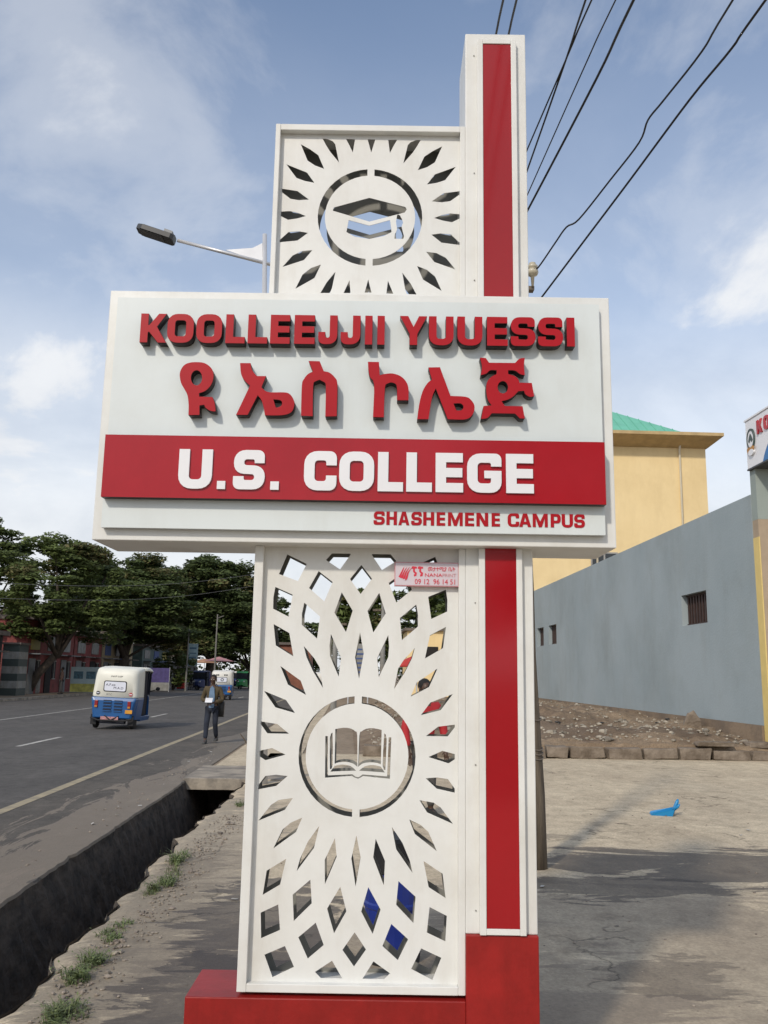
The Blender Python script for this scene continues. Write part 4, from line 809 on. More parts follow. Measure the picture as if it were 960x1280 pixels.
# ------------------------------------------------------------------ shops
red_w = mat('faded_red_render', (.26, .055, .05), .8, .15, 1.6, .1, 10, col2=(.15, .04, .038), grime_and_shade=.35, gscale=2); tan_w = mat('sandy_render', (.34, .27, .17), .8, .1, .8); teal_w = mat('dull_teal_sheet', (.07, .11, .105), .6, .1, 2); tin = mat('rusty_tin_roof', (.16, .13, .11), .7, .2, 2)
shut = mat('grey_metal_shutter', (.14, .15, .16), .5, .08, 3); darkm = mat('dark_doorway', (.02, .018, .018), .9); greenp = mat('striped_green', (.045, .06, .055), .6, .05); whp = mat('chalky_white', (.30, .30, .285), .7, .12, 3, grime_and_shade=.3, gscale=3); blu = mat('dusty_blue_paint', (.06, .10, .24), .6, .06); ylw = mat('dull_yellow_sheet', (.42, .36, .10), .6, .08, 4)
XS = -19.9
def shop(name, y0, y1, h, wm, label, roof_h=.25, ups=True, seed=0, doors=3):
    rr = random.Random(seed); S = thing(name, (XS, y0, .11), label, 'shop building')
    L_ = y1-y0; B().box(-7, 0, 0, L_, 0, h).build('wall', wm, S)
    B().box(-7.2, .35, -.15, L_+.15, h+.002, h+roof_h).build('roof', tin, S)
    n = doors
    for k in range(n):
        a = L_*(k+.15)/n; c = L_*(k+.8)/n; dw = B().box(.003, .06, a, a+(c-a)*.55, 0, 2.2).build('door', darkm if k % 2 else shut, S)
        wd = B().box(.003, .05, a+(c-a)*.65, c, .9, 2.1).build('window', darkm, S)
        fb = B(); fb.box(.051, .075, a+(c-a)*.65, c, 2.05, 2.12); fb.box(.051, .075, a+(c-a)*.65, c, .88, .95); fb.box(.051, .074, (a+(c-a)*.65+c)/2-.04, (a+(c-a)*.65+c)/2+.04, .951, 2.049); fb.build('window_frame', whp, wd)
        B().box(.02, .75, a-.1, c+.1, 2.45, 2.52).build('awning', rr.choice([shut, blu, tin]), S)
        if ups: B().box(.003, .06, a+.2, c-.3, 2.75, min(h-.35, 3.7)).build('sign_panel', rr.choice([ylw, blu, whp, shut]), S)
    return S
shop('red_shop', 56.5, 66, 4.6, red_w, 'red painted roadside shop row partly hidden by the first street tree', seed=2)
shop('red_shop', 66.2, 73.5, 4.0, red_w, 'lower red painted shop joined to the far end of the red shop row', seed=5, doors=2)
shop('tan_shop', 73.8, 84, 4.4, tan_w, 'sandy coloured shop building between the red shops and the thick tree', seed=3)
shop('teal_shop', 88, 101, 3.9, teal_w, 'dull teal tin-clad shop behind the near three-wheeler', seed=8)
shop('tin_shop', 103, 120, 3.2, whp, 'low whitewashed stall building beyond the teal shop', seed=9, ups=False)
shop('dark_shop', 40, 52.5, 3.4, mat('dark_sheet', (.03, .028, .03), .7, .2), 'dark sheet-metal kiosk row at the left edge of the picture', seed=12, ups=False)
KO = thing('striped_kiosk', (-19.3, 53.2, .11), 'small kiosk with broad green and white stripes beside the dark kiosks', 'kiosk')
for k in range(7): B().box(-.8, .15, 0, 1.5, k*.42, k*.42+.418).build('stripe_board', greenp if k % 2 == 0 else whp, KO)
B().box(-.9, .25, -.1, 1.6, 2.945, 3.05).build('roof', tin, KO)
t = B(); lathe(t, (pX(43, 59), 59, .11), [(.38, 0), (.42, .1), (.42, .85), (.36, 1.0), (.1, 1.05)], 14); tag(t.build('water_tank', whp, None, smooth=True), 'grey-white water barrel standing by the first tree trunk', 'barrel')
t = B(); lathe(t, (pX(33, 57), 57, .11), [(.28, 0), (.2, .5), (.12, 1.1), (.02, 1.6)], 10); tag(t.build('folded_parasol', whp, None), 'folded white parasol standing between kiosk and barrel', 'parasol')
# banner on the verge
bn = gnd(106, 868); BN = thing('advert_banner', (pX(107, 62), 62, .11), 'yellow and pale blue advertising banner leaning on the roadside', 'banner', rz=R(14))
B().box(-.95, .95, 0, .05, .05, 1.75, M=Matrix.Rotation(R(-8), 4, 'X')).build('banner_sheet', mat('banner_pale_blue', (.40, .50, .52), .5, .12, 1.2), BN)
M8 = Matrix.Rotation(R(-8), 4, 'X')
B().box(-.93, .93, -.008, -.003, .07, .62, M=M8).build('printed_band', mat('banner_yellow', (.60, .56, .10), .5, .25, 3), BN)
for x in (-.45, .35): B().box(x-.3, x+.3, -.012, -.004, .95, 1.45, M=M8).build('printed_picture', mat('banner_blue_green', (.06, .16, .22), .5, .3, 8), BN)
# roadside board and poles
bd2 = Vector((pX(240, 82), 82, 0)); RB = thing('roadside_board', bd2, 'upright pale blue roadside signboard on a post beside the bush', 'sign board')
B().box(-.42, .42, -.05, .05, 2.15, 4.15).build('board', mat('pale_blue_board', (.40, .55, .60), .5, .15, 2.5), RB)
B().tube([(-.46, 0, 0), (-.46, 0, 4.2)], .05, 8).build('post', steel, RB)
for k in range(4): B().box(-.32, .30, -.062, -.0505, 2.4+k*.42, 2.5+k*.42+.06*(k % 2)).build('printed_line', mat('board_print', (.12, .22, .32), .5), RB)
gw = mat('grey_wooden_pole', (.22, .21, .19), .8, .15)
for px, Y, pt, lab in ((233, 78, 786, 'thin grey pole just left of the pale blue board'), (268, 70, 768, 'thin grey street pole above the second three-wheeler')):
    x = pX(px, Y); zt = at(px, pt, Y).z; P_ = thing('street_pole', (x, Y, 0), lab, 'pole', 'thin poles by the road')
    B().tube([(0, 0, 0), (.03, 0, zt)], [.08, .05], 8).build('shaft', gw, P_); B().tube([(.03, 0, zt-.3), (.5, 0, zt-.1)], .03, 6).build('bracket', gw, P_)
# things far along the road, seen left of the panel and through it
rc = thing('red_ice_box', (pX(227, 88), 88, .0), 'small bright red box stand by the roadside bush', 'stand'); B().box(-.35, .35, -.3, .3, .0, 1.0).build('box_body', mat('bright_red', (.5, .03, .02), .5), rc, bevel=.05); B().ell((0, 0, 1.15), (.18, .18, .18), 8, 6).build('top_jar', mat('bright_red', (.5, .03, .02), .5), rc, smooth=True)
pb2 = thing('purple_banner', (pX(198, 74), 74, .0), 'purple and white banner on a low roadside fence', 'banner')
B().box(-1.0, .9, 0, .05, .75, 1.9).build('banner_sheet', mat('purple_cloth', (.08, .06, .20), .7, .2, 3), pb2); B().box(-1.0, .9, -.01, .06, .1, .74).build('white_base', whp, pb2)
for x in (-1.0, .9): B().tube([(x, .025, 0), (x, .025, 1.95)], .03, 6).build('post', steel, pb2)
def umbrella(x, y, h, r, m, label):
    U = thing('market_umbrella', (x, y, 0), label, 'umbrella'); b = B(); n = 10
    v = [(0, 0, h)]+[(r*math.cos(2*math.pi*k/n), r*math.sin(2*math.pi*k/n), h-.45) for k in range(n)]+[(0, 0, h-.06)]+[(r*.99*math.cos(2*math.pi*k/n), r*.99*math.sin(2*math.pi*k/n), h-.49) for k in range(n)]
    b.add(v, [(0, k+1, (k+1) % n+1) for k in range(n)]+[(n+1, n+2+(k+1) % n, n+2+k) for k in range(n)]+[(k+1, n+2+k, n+2+(k+1) % n, (k+1) % n+1) for k in range(n)]); b.build('canopy', m, U)
    B().tube([(0, 0, 0), (0, 0, h-.05)], .03, 6).build('pole', steel, U); return U
umbrella(pX(255, 100), 100, 3.1, 1.6, mat('pale_orange_cloth', (.45, .25, .15), .8, .1), 'faded orange market umbrella behind the second three-wheeler')
umbrella(pX(273, 92), 92, 3.2, 1.5, mat('pink_cloth', (.50, .25, .25), .8, .1), 'faded pink market umbrella above the second three-wheeler')
umbrella(pX(521, 34), 34, 2.45, 1.0, mat('red_cloth', (.50, .04, .03), .8, .1), 'red market umbrella seen through the right cut-outs')
HB = thing('brown_house', (pX(352, 95), 95, 0), 'brown brick-coloured house seen through the left cut-outs', 'house')
B().box(-3, 3, 0, 6, 0, 4.6).build('wall', mat('brick_brown', (.26, .10, .06), .8, .15, 2), HB); B().box(-3.3, 3.3, -.3, 6.3, 4.605, 4.85).build('roof', tin, HB)
for x in (-1.8, 0, 1.8): w_ = B().box(x-.45, x+.45, -.05, -.003, 2.6, 3.9).build('window', darkm, HB); B().box(x-.05, x+.05, -.08, -.051, 2.6, 3.9).build('window_frame', whp, w_)
BB = thing('text_billboard', (pX(448, 46), 46, 0), 'white signboard with rows of blue lettering seen through the centre cut-out', 'sign board')
B().box(-.55, .55, 0, .08, 1.55, 3.2).build('board', whp, BB)
for k in range(6): B().box(-.42, .42-.12*(k % 3), -.012, -.001, 1.72+k*.23, 1.80+k*.23).build('printed_line', blu, BB)
for x in (-.5, .5): B().tube([(x, .04, 0), (x, .04, 1.55)], .04, 6).build('post', steel, BB)
for px, Y, h, lab in ((418, 40, 4.2, 'grey concrete pole seen through the cut-outs left of centre'), (478, 42, 5.0, 'grey concrete pole seen through the cut-outs right of centre')):
    P_ = thing('concrete_pole', (pX(px, Y), Y, 0), lab, 'pole', 'concrete poles behind the sign'); B().tube([(0, 0, 0), (0, 0, h)], [.14, .10], 10).build('shaft', whp, P_); B().box(-.5, .5, -.05, .05, h-.4, h-.3).build('crossarm', wood, P_)
YW = thing('yellow_shed', (pX(556, 52), 52, 0), 'small yellow shed with dark window seen through the right cut-outs', 'shed')
B().box(-2.2, 1.8, 0, 4, 0, 4.2).build('wall', yel_w, YW); B().box(-2.4, 2.0, -.2, 4.2, 4.205, 4.35).build('roof', tin, YW); B().box(-1.3, -.4, -.04, -.002, 2.2, 3.3).build('window', darkm, YW)
# ------------------------------------------------------------------ three-wheelers
cream = mat('cream_canopy', (.76, .75, .66), .45, .05, 2.5, .05, 12); bajb = mat('blue_body_paint', (.012, .10, .30), .3, .10, 2.5, coat=.4); bajg = mat('green_body_paint', (.02, .24, .06), .35, .1, 3, coat=.3); navy = mat('navy_body_paint', (.012, .025, .10), .35, .1, 3)
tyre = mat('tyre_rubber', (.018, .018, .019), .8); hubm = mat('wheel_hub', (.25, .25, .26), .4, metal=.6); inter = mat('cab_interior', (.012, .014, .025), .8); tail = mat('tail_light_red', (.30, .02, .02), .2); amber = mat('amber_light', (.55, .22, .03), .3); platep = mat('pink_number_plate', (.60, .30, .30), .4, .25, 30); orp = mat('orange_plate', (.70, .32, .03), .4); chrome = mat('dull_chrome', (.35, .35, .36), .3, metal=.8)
def rrect(w0, w1, z0, z1, r, y, n=4):
    """rounded section in xz: half width w0 at the bottom, w1 at the top"""
    pts = [(-w0, z0, r*.35), (w0, z0, r*.35), (w1, z1, r), (-w1, z1, r)]; o = []
    for i, (x, z, rad) in enumerate(pts):
        P = Vector((x, z)); a = Vector(pts[i-1][:2])-P; c = Vector(pts[(i+1) % 4][:2])-P; rad = min(rad, a.length*.49, c.length*.49); a = P+a.normalized()*rad; c = P+c.normalized()*rad
        for k in range(n+1): t = k/n; q = a*(1-t)**2+P*2*t*(1-t)+c*t*t; o.append(Vector((q.x, y, q.y)))
    return o
def wheel(parent, x, y, r=.205, w=.11):
    b = B(); n = 20
    prof = [(r*.55, -w/2), (r*.9, -w/2), (r, -w*.3), (r, w*.3), (r*.9, w/2), (r*.55, w/2)]
    rings = [[Vector((x+d, y+q*math.cos(2*math.pi*k/n), r+q*math.sin(2*math.pi*k/n))) for k in range(n)] for q, d in prof]; b.loft(rings)
    W_ = b.build('wheel', tyre, parent, smooth=True)
    h = B(); h.tube([(x-w*.42, y, r), (x+w*.42, y, r)], r*.54, 14); h.build('rim', hubm, W_)
def bajaj(loc, rz, label, body, top, group='three-wheelers on the road', detail=True, text=True, roll=0):
    T = thing('three_wheeler', loc, label, 'three-wheeler', group, rz)
    T.rotation_euler = (0, roll, rz)
    b = B(); b.loft([rrect(.50, .60, .33, .80, .08, -1.20), rrect(.55, .645, .30, .885, .05, -1.16), rrect(.60, .66, .28, .89, .04, -.95), rrect(.62, .66, .26, .89, .04, -.40)]); b.build('lower_body', body, T, bevel=.012, smooth=False)
    b = B(); b.loft([rrect(.60, .62, .22, .36, .03, -.41), rrect(.60, .62, .22, .36, .03, .55)]); b.build('floor_pan', body, T)
    b = B(); b.loft([rrect(.58, .56, .25, .95, .12, .55), rrect(.50, .50, .25, 1.0, .16, .72), rrect(.30, .33, .30, .95, .16, 1.05), rrect(.14, .16, .42, .78, .1, 1.28)]); b.build('front_cowl', body, T, smooth=False, bevel=.01)
    b = B(); b.loft([rrect(.56, .44, .89, 1.56, .22, -1.14), rrect(.645, .575, .885, 1.68, .17, -1.07), rrect(.655, .61, .885, 1.72, .13, -.92), rrect(.66, .625, .888, 1.745, .11, -.55), rrect(.66, .625, .888, 1.75, .11, -.42)]); cn = b.build('canopy', top, T, smooth=True)
    b = B(); b.loft([rrect(.625, .60, 1.66, 1.75, .06, -.419), rrect(.625, .60, 1.66, 1.765, .06, .2), rrect(.60, .56, 1.64, 1.72, .06, .62), rrect(.56, .52, 1.58, 1.66, .05, .74)]); b.build('roof', top, T, smooth=True)
    b = B(); b.loft([rrect(.60, .57, .37, 1.655, .05, -.41), rrect(.595, .57, .37, 1.655, .05, .15)]); b.build('shaded_opening', inter, T)  # near-black block standing in for the shade inside the open doors
    for sx in (-1, 1):
        B().tube([(sx*.59, .16, .38), (sx*.585, .2, 1.66)], .022, 6).build('door_post', inter, T); B().tube([(sx*.54, .58, .95), (sx*.52, .70, 1.62)], .025, 6).build('windshield_post', inter, T)
    b = B(); b.add([(-.52, .60, .98), (.52, .60, .98), (.50, .71, 1.58), (-.50, .71, 1.58), (-.52, .615, .98), (.52, .615, .98), (.50, .725, 1.58), (-.50, .725, 1.58)], [(0, 1, 2, 3), (7, 6, 5, 4), (0, 4, 5, 1), (1, 5, 6, 2), (2, 6, 7, 3), (3, 7, 4, 0)]); b.build('windshield', mat('dark_windshield', (.03, .035, .045), .08), T)
    for sx in (-1, 1):
        wheel(T, sx*.53, -.86); b = B(); b.box(sx*.53-.08, sx*.53+.08, -1.14, -1.11, .12, .40); b.build('mud_flap', tyre, T)
        m_ = B(); m_.tube([(sx*.55, .62, 1.05), (sx*.74, .64, 1.12)], .012, 5); m_.ell((sx*.78, .64, 1.14), (.07, .025, .06), 8, 5); m_.build('mirror', tyre, T, smooth=True)
    wheel(T, 0, 1.12)
    b = B(); b.tube([(0, 1.12, .23), (0, 1.0, .5), (0, .78, .95)], .04, 6); b.build('front_fork', chrome, T)
    for sx in (-.32, .32): B().tube([(sx*.9, 1.13, .78), (sx*.9, 1.20, .78)], .075, 12).build('headlight', mat('headlight_glass', (.6, .6, .58), .15), T)
    if detail:
        for sx in (-1, 1):
            for k in range(4):
                z = .50+k*.085; B().box(sx*.155-.12, sx*.155+.12, -1.235, -1.205+k*.006, z, z+.03).build('louvre', body, T); B().box(sx*.155-.115, sx*.155+.115, -1.2145, -1.1985+k*.006, z+.033, z+.058).build('louvre_gap', inter, T)
            b = B(); b.box(sx*.47-.045, sx*.47+.045, -1.235, -1.17, .60, .80); tl = b.build('tail_light', tail, T, bevel=.01); B().box(sx*.47-.035, sx*.47+.035, -1.24, -1.2351, .605, .655).build('indicator', amber, tl)
        B().box(.38, .58, -1.245, -1.225, .46, .56).build('orange_plate', orp, T)
        B().box(-.30, .20, -1.245, -1.228, .27, .355).build('number_plate', platep, T)
        b = B(); b.tube([(-.58, -1.25, .31), (-.35, -1.28, .25), (.35, -1.28, .25), (.58, -1.25, .31)], .025, 8); b.tube([(-.2, -1.22, .38), (0, -1.28, .26)], .018, 6); b.tube([(.2, -1.22, .38), (0, -1.28, .26)], .018, 6); b.build('bumper', tyre, T)
        b = B(); b.box(-.35, .35, -1.16, -.95, .16, .3); b.build('engine', inter, T)
        Mt = Matrix.Translation((0, -1.118, 1.20))
        fr = [rnd_poly([(-.33, -.155, .06), (.33, -.155, .06), (.33, .155, .06), (-.33, .155, .06)])]
        rw = plate('rear_window', fr, -.028, .06, tyre, T, xform=Mt); pn = [rnd_poly([(-.305, -.13, .05), (.305, -.13, .05), (.305, .13, .05), (-.305, .13, .05)])]
        plate('window_sticker', pn, -.034, .0055, mat('sticker_white', (.72, .74, .82), .3, .03), rw, xform=Mt)
        if text:
            for s, x, z in (('A.F.ee', -.13, .04), ('M.A.D', .10, -.045)):
                o = text_obj('lettering', s, .095, mat('blue_black_ink', (.02, .02, .06), .5), rw, Mt @ Vector((x, -.0365, z)), (math.pi/2, 0, 0), sx=1.15)
            for x, m_, zz_ in ((-.47, tyre, 1.0), (.47, mat('red_sticker', (.45, .03, .03), .4), .99)):
                k_ = plate('round_sticker', [cr(x, zz_, .055, .05, 18)], -1.150, .08, m_, T); plate('sticker_bar', [[(x-.04, zz_-.012), (x+.04, zz_-.012), (x+.04, zz_+.012), (x-.04, zz_+.012)]], -1.153, .0025, mat('sticker_white', (.7, .7, .7), .3), k_)
            text_obj('lettering', 'ለዓለም ሰላም', .07, tyre, T, (0.02, -1.143, 1.475), (math.pi/2, 0, 0)); text_obj('lettering', 'B.T.C', .07, shut, T, (-.15, -1.143, .97), (math.pi/2, 0, 0))
        else:
            k_ = plate('round_sticker', [cr(.03, 1.2, .10, .09, 18), cr(.03, 1.2, .06, .05, 18)], -1.155, .006, tyre, T)
            for x in (-.30, -.2, .18, .30): B().box(x-.04, x+.04, -1.15, -1.10, 1.44, 1.52).build('canopy_patch', tyre, T)
    return T
t1 = gnd(143, 911)
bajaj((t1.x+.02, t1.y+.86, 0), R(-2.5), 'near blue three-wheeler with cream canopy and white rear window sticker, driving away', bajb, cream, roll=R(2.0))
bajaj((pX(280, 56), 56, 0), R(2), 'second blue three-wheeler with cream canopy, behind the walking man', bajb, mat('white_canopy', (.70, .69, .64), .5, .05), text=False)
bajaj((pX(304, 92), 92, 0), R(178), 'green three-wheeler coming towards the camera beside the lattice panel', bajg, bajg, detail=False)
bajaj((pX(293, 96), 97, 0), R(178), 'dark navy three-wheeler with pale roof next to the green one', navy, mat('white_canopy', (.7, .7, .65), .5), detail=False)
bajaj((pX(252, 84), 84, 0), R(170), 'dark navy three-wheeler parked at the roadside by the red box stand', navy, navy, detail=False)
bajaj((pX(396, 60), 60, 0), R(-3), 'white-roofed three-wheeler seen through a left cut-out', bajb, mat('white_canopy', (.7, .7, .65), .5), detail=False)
# ------------------------------------------------------------------ people
def skin(name, V, E, Rr, m, parent, sub=1, root=0):
    me = bpy.data.meshes.new(name); me.from_pydata(V, E, []); o = bpy.data.objects.new(name, me); C.objects.link(o)
    o.modifiers.new('s', 'SKIN').use_smooth_shade = True
    sl = me.skin_vertices[0].data
    for i, r in enumerate(Rr): sl[i].radius = r if isinstance(r, tuple) else (r, r)
    sl[root].use_root = True
    sm = o.modifiers.new('u', 'SUBSURF'); sm.levels = sub; sm.render_levels = sub
    dg = bpy.context.evaluated_depsgraph_get(); m2 = bpy.data.meshes.new_from_object(o.evaluated_get(dg)).copy(); bpy.data.objects.remove(o)
    m2.materials.clear(); return link(name, m2, m, parent, True)
sk = mat('dark_brown_skin', (.075, .038, .022), .5, .06, 20); hairm = mat('black_hair', (.010, .009, .009), .8, .1, 60, .5, 120); eyew = mat('eye_white', (.6, .58, .55), .3); shoe_w = mat('shoe_sole', (.5, .5, .48), .6)
def person(loc, rz, label, jacket, shirt, trouser, H=1.7, pose='walk', group=None, fingers=True, hold=None, shoe=None):
    P_ = thing('person', loc, label, 'person', group, rz); k = H/1.74; S = lambda x, y, z: (x*k, y*k, z*k)
    # y is forward (facing +y)
    st = dict(walk=((.10, .20, .06), (.10, .13, .50), (-.10, -.22, .10), (-.10, .02, .49)), stand=((.10, .02, .06), (.10, .02, .50), (-.10, -.02, .06), (-.10, .0, .50)))[pose]
    aR, kR, aL, kL = st
    if pose == 'walk' or hold: eR, hR, eL, hL = (.27, .0, 1.10), (.10, .24, 1.08), (-.27, .0, 1.10), (-.10, .25, 1.04)
    else: eR, hR, eL, hL = (.28, -.02, 1.12), (.27, .08, .84), (-.28, -.02, 1.12), (-.27, .08, .84)
    V = [S(0, 0, .95), S(0, -.01, 1.15), S(0, -.01, 1.35), S(0, 0, 1.46), S(0, .01, 1.52), S(0, .025, 1.58), S(0, .02, 1.66), S(0, .0, 1.71),
         S(.17, -.01, 1.40), S(*eR), S(*hR), S(-.17, -.01, 1.40), S(*eL), S(*hL),
         S(.09, 0, .90), S(*kR), S(*aR), S(aR[0], aR[1]+.15, aR[2]-.025), S(-.09, 0, .90), S(*kL), S(*aL), S(aL[0], aL[1]+.15, aL[2]-.045 if pose == 'walk' else aL[2]-.025)]
    E_ = [(0, 1), (1, 2), (2, 3), (3, 4), (4, 5), (5, 6), (6, 7), (2, 8), (8, 9), (9, 10), (2, 11), (11, 12), (12, 13), (0, 14), (14, 15), (15, 16), (16, 17), (0, 18), (18, 19), (19, 20), (20, 21)]
    Rd = [(.12*k, .09*k), (.12*k, .09*k), (.14*k, .09*k), .06*k, .055*k, (.07*k, .085*k), (.082*k, .098*k), (.05*k, .06*k), .05*k, .040*k, .030*k, .05*k, .040*k, .030*k, .08*k, .055*k, .04*k, .035*k, .08*k, .055*k, .04*k, .035*k]
    if fingers:
        for (wi, hd, ed, sx) in ((10, hR, eR, 1), (13, hL, eL, -1)):
            d = (Vector(hd)-Vector(ed)).normalized(); up = Vector((0, 0, 1)); sd_ = d.cross(up).normalized()*sx; palm = Vector(hd)+d*.07
            V.append(tuple(palm*k)); Rd.append((.036*k, .018*k)); pi_ = len(V)-1; E_.append((wi, pi_))
            for f_, (off, ln_f) in enumerate(((-.030, .060), (-.010, .075), (.010, .070), (.028, .052))):
                a1 = palm+sd_*off+d*.03; a2 = a1+d*ln_f*.55+Vector((0, 0, -.012)); a3 = a2+d*ln_f*.35+Vector((0, 0, -.028)); i0 = len(V)
                V += [tuple(a1*k), tuple(a2*k), tuple(a3*k)]; Rd += [.0095*k, .009*k, .0075*k]; E_ += [(pi_, i0), (i0, i0+1), (i0+1, i0+2)]
            a1 = Vector(hd)+d*.035-sd_*.035; a2 = a1+d*.03-sd_*.02; i0 = len(V); V += [tuple(a1*k), tuple(a2*k)]; Rd += [.011*k, .009*k]; E_ += [(pi_, i0), (i0, i0+1)]
    skin('body', V, E_, Rd, sk, P_)
    # head details
    hb = B(); hb.ell(S(0, -.022, 1.665), (.087*k, .100*k, .095*k), 12, 8); hb.build('hair', hairm, P_, smooth=True)
    nb = B(); nb.ell(S(0, .128, 1.595), (.016*k, .02*k, .026*k), 6, 5); nb.build('nose', sk, P_, smooth=True)
    for sx in (-1, 1):
        B().ell(S(sx*.032, .108, 1.625), (.013*k, .008*k, .008*k), 6, 5).build('eye', eyew, P_); B().ell(S(sx*.088, .02, 1.61), (.012*k, .022*k, .032*k), 6, 5).build('ear', sk, P_, smooth=True)
    B().ell(S(0, .112, 1.552), (.026*k, .010*k, .009*k), 8, 4).build('mouth', mat('lip_brown', (.10, .03, .025), .5), P_, smooth=True)
    # clothes
    mid = lambda a, c, t: tuple(a[i]*(1-t)+c[i]*t for i in range(3))
    JV = [S(0, 0, .90), S(0, -.01, 1.10), S(0, -.01, 1.33), S(0, -.015, 1.43), S(.18, -.01, 1.40), S(*eR), S(*mid(eR, hR, .88)), S(-.18, -.01, 1.40), S(*eL), S(*mid(eL, hL, .88))]
    JE = [(0, 1), (1, 2), (2, 3), (2, 4), (4, 5), (5, 6), (2, 7), (7, 8), (8, 9)]
    JR = [(.165*k, .125*k), (.150*k, .118*k), (.17*k, .115*k), (.085*k, .07*k), .075*k, .062*k, .05*k, .075*k, .062*k, .05*k]
    skin('jacket', JV, JE, JR, jacket, P_)
    if shirt:
        b = B(); pts = [(-.065, .90), (.065, .90), (.075, 1.2), (.055, 1.40), (0, 1.46), (-.055, 1.40), (-.075, 1.2)]
        b.add([S(x, .118+(.004 if i in (2, 6) else 0), z) for i, (x, z) in enumerate(pts)]+[S(x, .06, z) for x, z in pts], [tuple(range(7))]+[(i, (i+1) % 7, (i+1) % 7+7, i+7) for i in range(7)]); b.build('shirt', shirt, P_)
    TV = [S(0, 0, .92), S(.095, 0, .86), S(*kR), S(*mid(kR, aR, .9)), S(-.095, 0, .86), S(*kL), S(*mid(kL, aL, .9))]
    skin('trousers', TV, [(0, 1), (1, 2), (2, 3), (0, 4), (4, 5), (5, 6)], [(.13*k, .105*k), .098*k, .074*k, .060*k, .098*k, .074*k, .060*k], trouser, P_)
    for an, toe in ((aR, .0), (aL, .02 if pose == 'walk' else 0)):
        b = B(); b.loft([[Vector(S(an[0]+x*w, an[1]+y, max(.0, an[2]-.06)+z)) for x, z in ((-1, 0), (1, 0), (.9, h_), (-.9, h_))] for y, w, h_ in ((-.09, .036, .09), (-.02, .045, .11), (.10, .048, .07), (.19, .036, .045))]); b.build('shoe', shoe or tyre, P_, bevel=.008)
    return P_
olive = mat('olive_brown_jacket', (.085, .062, .030), .9, .15, 8); blsh = mat('light_blue_shirt', (.14, .22, .33), .8, .08, 8); jean = mat('dark_blue_denim', (.022, .028, .045), .9, .2, 6, col2=(.012, .015, .026))
mp = gnd(263, 929)
MAN = person((mp.x, mp.y, .0), R(176), 'man in an olive jacket, blue shirt and jeans walking along the road edge holding papers', olive, blsh, jean, 1.58, 'walk', shoe=mat('black_white_trainer', (.06, .06, .06), .6))
pp = Vector((mp.x, mp.y, 0))
pa = thing('papers', (mp.x-.03, mp.y-.335, 1.00), 'sheet of white paper held in the hands of the walking man', 'paper', rz=R(-6)); B().box(-.09, .08, -.07, .06, 0, .008, M=Matrix.Rotation(R(52), 4, 'X')).build('sheet', mat('white_paper', (.72, .72, .75), .7), pa)
bg = thing('shoulder_bag', (mp.x+.19, mp.y+.10, .80), 'black shoulder bag hanging at the side of the walking man', 'bag', rz=R(10)); B().loft([rrect(.05, .06, -.17, .16, .05, -.12), rrect(.08, .09, -.20, .19, .07, 0), rrect(.05, .06, -.17, .16, .05, .12)]).build('bag_body', blk, bg, smooth=True)
B().tube([(-.02, 0, .17), (-.04, -.12, .35), (-.08, -.14, .50), (-.14, -.06, .57)], .012, 5).build('strap', blk, bg)
redsh = mat('red_shirt', (.42, .02, .025), .8, .08, 6); grey_t = mat('grey_trousers', (.10, .095, .09), .9)
person((at(531, 900, 11).x, 11, 0), R(200), 'person in a red shirt standing behind the lattice panel', redsh, None, grey_t, 1.6, 'stand', fingers=True)
person((pX(78, 58.5), 58.5, .11), R(120), 'person in dark clothes standing before the red shops', mat('dark_brown_cloth', (.06, .035, .03), .9), None, mat('dark_grey_cloth', (.05, .05, .055), .9), 1.68, 'stand', fingers=False)
for px, Y, rz, j, l in ((238.5, 84, 30, 'dark_green_cloth', 'person in dark green standing left in the group under the blue board'), (243.5, 86, 170, 'black_cloth', 'person in black in the middle of the group by the blue board'), (247.5, 85, 200, 'maroon_cloth', 'person in maroon at the right of the group by the blue board')):
    person((pX(px, Y), Y, 0), R(rz), l, mat(j, {'dark_green_cloth': (.03, .06, .035), 'black_cloth': (.015, .015, .018), 'maroon_cloth': (.10, .02, .02)}[j], .9), None, mat('black_cloth2', (.02, .02, .022), .9), 1.7, 'stand', fingers=False)
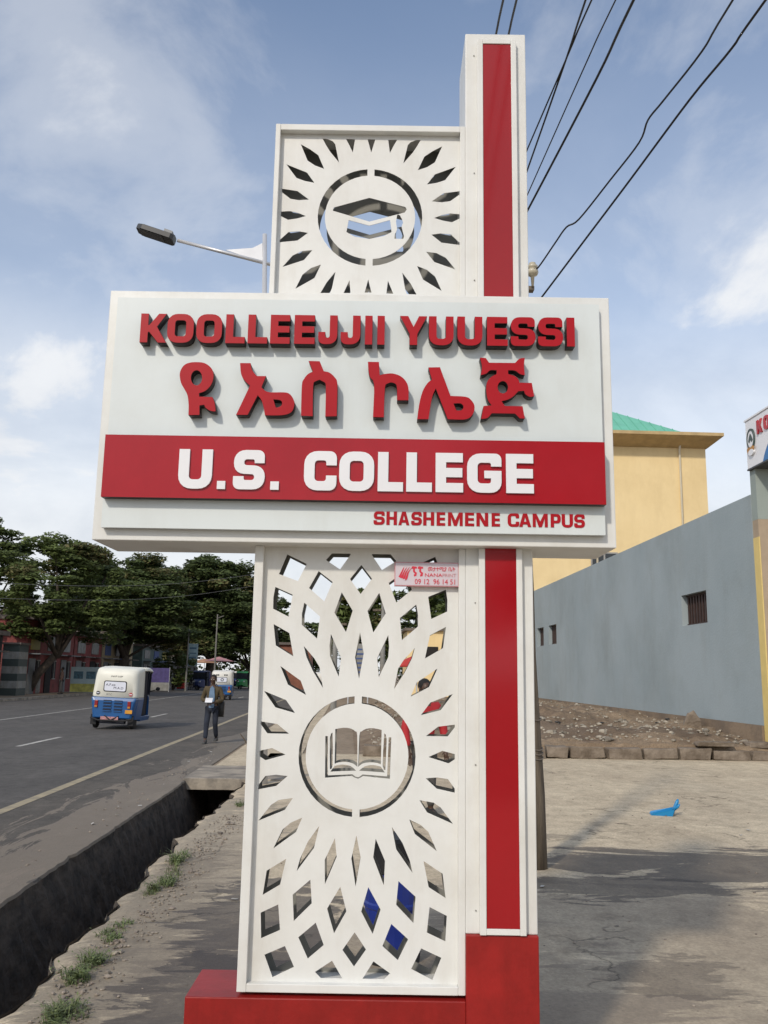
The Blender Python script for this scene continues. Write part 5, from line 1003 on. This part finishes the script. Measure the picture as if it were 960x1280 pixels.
# ------------------------------------------------------------------ weeds and gravel beside the ditch
weed_m = mat('dusty_green_weed', (.13, .17, .06), .75, .2, 6, island=.35, col2=(.10, .12, .05)); rw_ = random.Random(5)
def weeds(c, rx, ry, n, h, label):
    T = thing('weed_clump', (c[0], c[1], .0), label, 'weeds'); V = []; F = []
    sub = [(rw_.gauss(0, rx*.55), rw_.gauss(0, ry*.6), rw_.uniform(.35, 1.0)) for _ in range(9)]
    for i in range(n):
        sx_, sy_, sh = sub[int(rw_.random()**1.4*9)]; x, y = sx_+rw_.gauss(0, .022), sy_+rw_.gauss(0, .035)
        hh = h*sh*rw_.uniform(.3, 1.1); la = rw_.uniform(0, 6.283); ld = hh*rw_.uniform(.3, 1.5); w = rw_.uniform(.0015, .004); d = Vector((math.cos(la), math.sin(la), 0)); s = Vector((-d.y, d.x, 0))*w
        p0 = Vector((x, y, -.01)); p1 = p0+d*ld*.3+Vector((0, 0, hh*.6)); p2 = p0+d*ld+Vector((0, 0, hh*.8)); k = len(V); V += [tuple(p0-s), tuple(p0+s), tuple(p1+s*1.1), tuple(p1-s*1.1), tuple(p2)]; F += [(k, k+1, k+2, k+3), (k+3, k+2, k+4)]
        if rw_.random() < .6:
            for q in (p1, (p1+p2)/2, p2):
                dd = Vector((rw_.uniform(-1, 1), rw_.uniform(-1, 1), rw_.uniform(-.2, .6))).normalized()*rw_.uniform(.008, .024); ss = dd.cross(Vector((0, 0, 1))).normalized()*rw_.uniform(.003, .007); k = len(V); V += [tuple(q), tuple(q+dd*.5+ss), tuple(q+dd), tuple(q+dd*.5-ss)]; F.append((k, k+1, k+2, k+3))
    b = B(); b.v, b.f, b.m = V, F, [0]*len(F); o = b.build('foliage', weed_m, T, fix=False); return T
for px, py, rx, ry, n, h, lab in ((206, 1100, .06, .34, 340, .11, 'green weed clump furthest up the ditch edge'), (222, 1072, .04, .2, 260, .16, 'spiky green weed tuft by the ditch near the panel'), (142, 1165, .05, .30, 230, .08, 'low weed clump midway along the ditch edge'), (100, 1215, .06, .2, 400, .11, 'bushy weed clump lower on the ditch edge'), (75, 1268, .06, .16, 330, .12, 'weed clump cut by the bottom of the picture'), (302, 1003, .10, .14, 120, .10, 'small weed tuft at the panel edge near the slab')):
    p = gnd(px, py+4); weeds((p.x, p.y), rx, ry, n, h, lab)
grav = mat('grey_tan_gravel', (.30, .26, .21), .95, .2, 8, island=.35, col2=(.17, .14, .12)); b = B(); rg = random.Random(9)
for i in range(1500):
    y = 3.4+15*rg.random()**1.8; x = rg.uniform(-1.45, 7); s = rg.uniform(.0015, .005)*(2.5 if rg.random() < .03 else 1); b.ell((x, y, .004+s*.2), (s*rg.uniform(.8, 1.6), s*rg.uniform(.8, 1.6), s*.6), 5, 4, 0, .25, rg)
for i in range(1000):
    y = 3.4+7.5*rg.random()**1.5; x = -1.33+.04*math.sin(y*2)+rg.gauss(0, .085)+(.03 if rg.random() < .3 else 0)
    if x < -1.56: continue
    s = rg.uniform(.003, .011)*(2.2 if rg.random() < .05 else 1); b.ell((x, y, .004+s*.3), (s*rg.uniform(.8, 1.5), s*rg.uniform(.8, 1.5), s*.7), 5, 4, 0, .25, rg)
for i in range(220):
    x = rg.uniform(-1.5, 6); y = rg.uniform(3.5, 16); s = rg.uniform(.003, .011); b.ell((x, y, .004+s*.3), (s*1.3, s, s*.7), 5, 4, 0, .25, rg)
lt_ = B()
for i in range(46):
    x, y = (rg.uniform(-2.9, -2.5), rg.uniform(5, 20)) if i % 3 == 0 else (rg.uniform(-1.5, 5.5), rg.uniform(4, 17)); z_ = rg.uniform(0, 3); w_ = rg.uniform(.008, .028); M = Matrix.Translation((x, y, .014)) @ Matrix.Rotation(z_, 4, 'Z') @ Matrix.Rotation(rg.uniform(-.5, .5), 4, 'X'); lt_.box(-w_, w_, -w_*.6, w_*.6, 0, .002, M=M)
struct(lt_.build('litter', mat('pale_litter', (.55, .53, .48), .7, .2, 30)), 'stuff', 'small pale scraps of litter scattered over the yard and shoulder', 'litter')
for i in range(160):
    x = -2.7+rg.gauss(0, .2); y = rg.uniform(5, 22); s = rg.uniform(.004, .014)
    if x > -2.5: continue
    b.ell((x, y, s*.3), (s*1.3, s, s*.7), 5, 4, 0, .25, rg)
struct(b.build('gravel', grav), 'stuff', 'loose gravel and crumbs along the ditch edge and yard', 'gravel')
for px, py, lab in ((308, 930, 'bent brown stick leaning at the panel edge by the sidewalk'),):
    p = gnd(px, py+2); tag(B().tube([(p.x+.05, p.y, 0), (p.x-.08, p.y, .17), (p.x-.16, p.y+.05, .26)], [.02, .016, .01], 6).build('wooden_stick', wood), lab, 'stick')
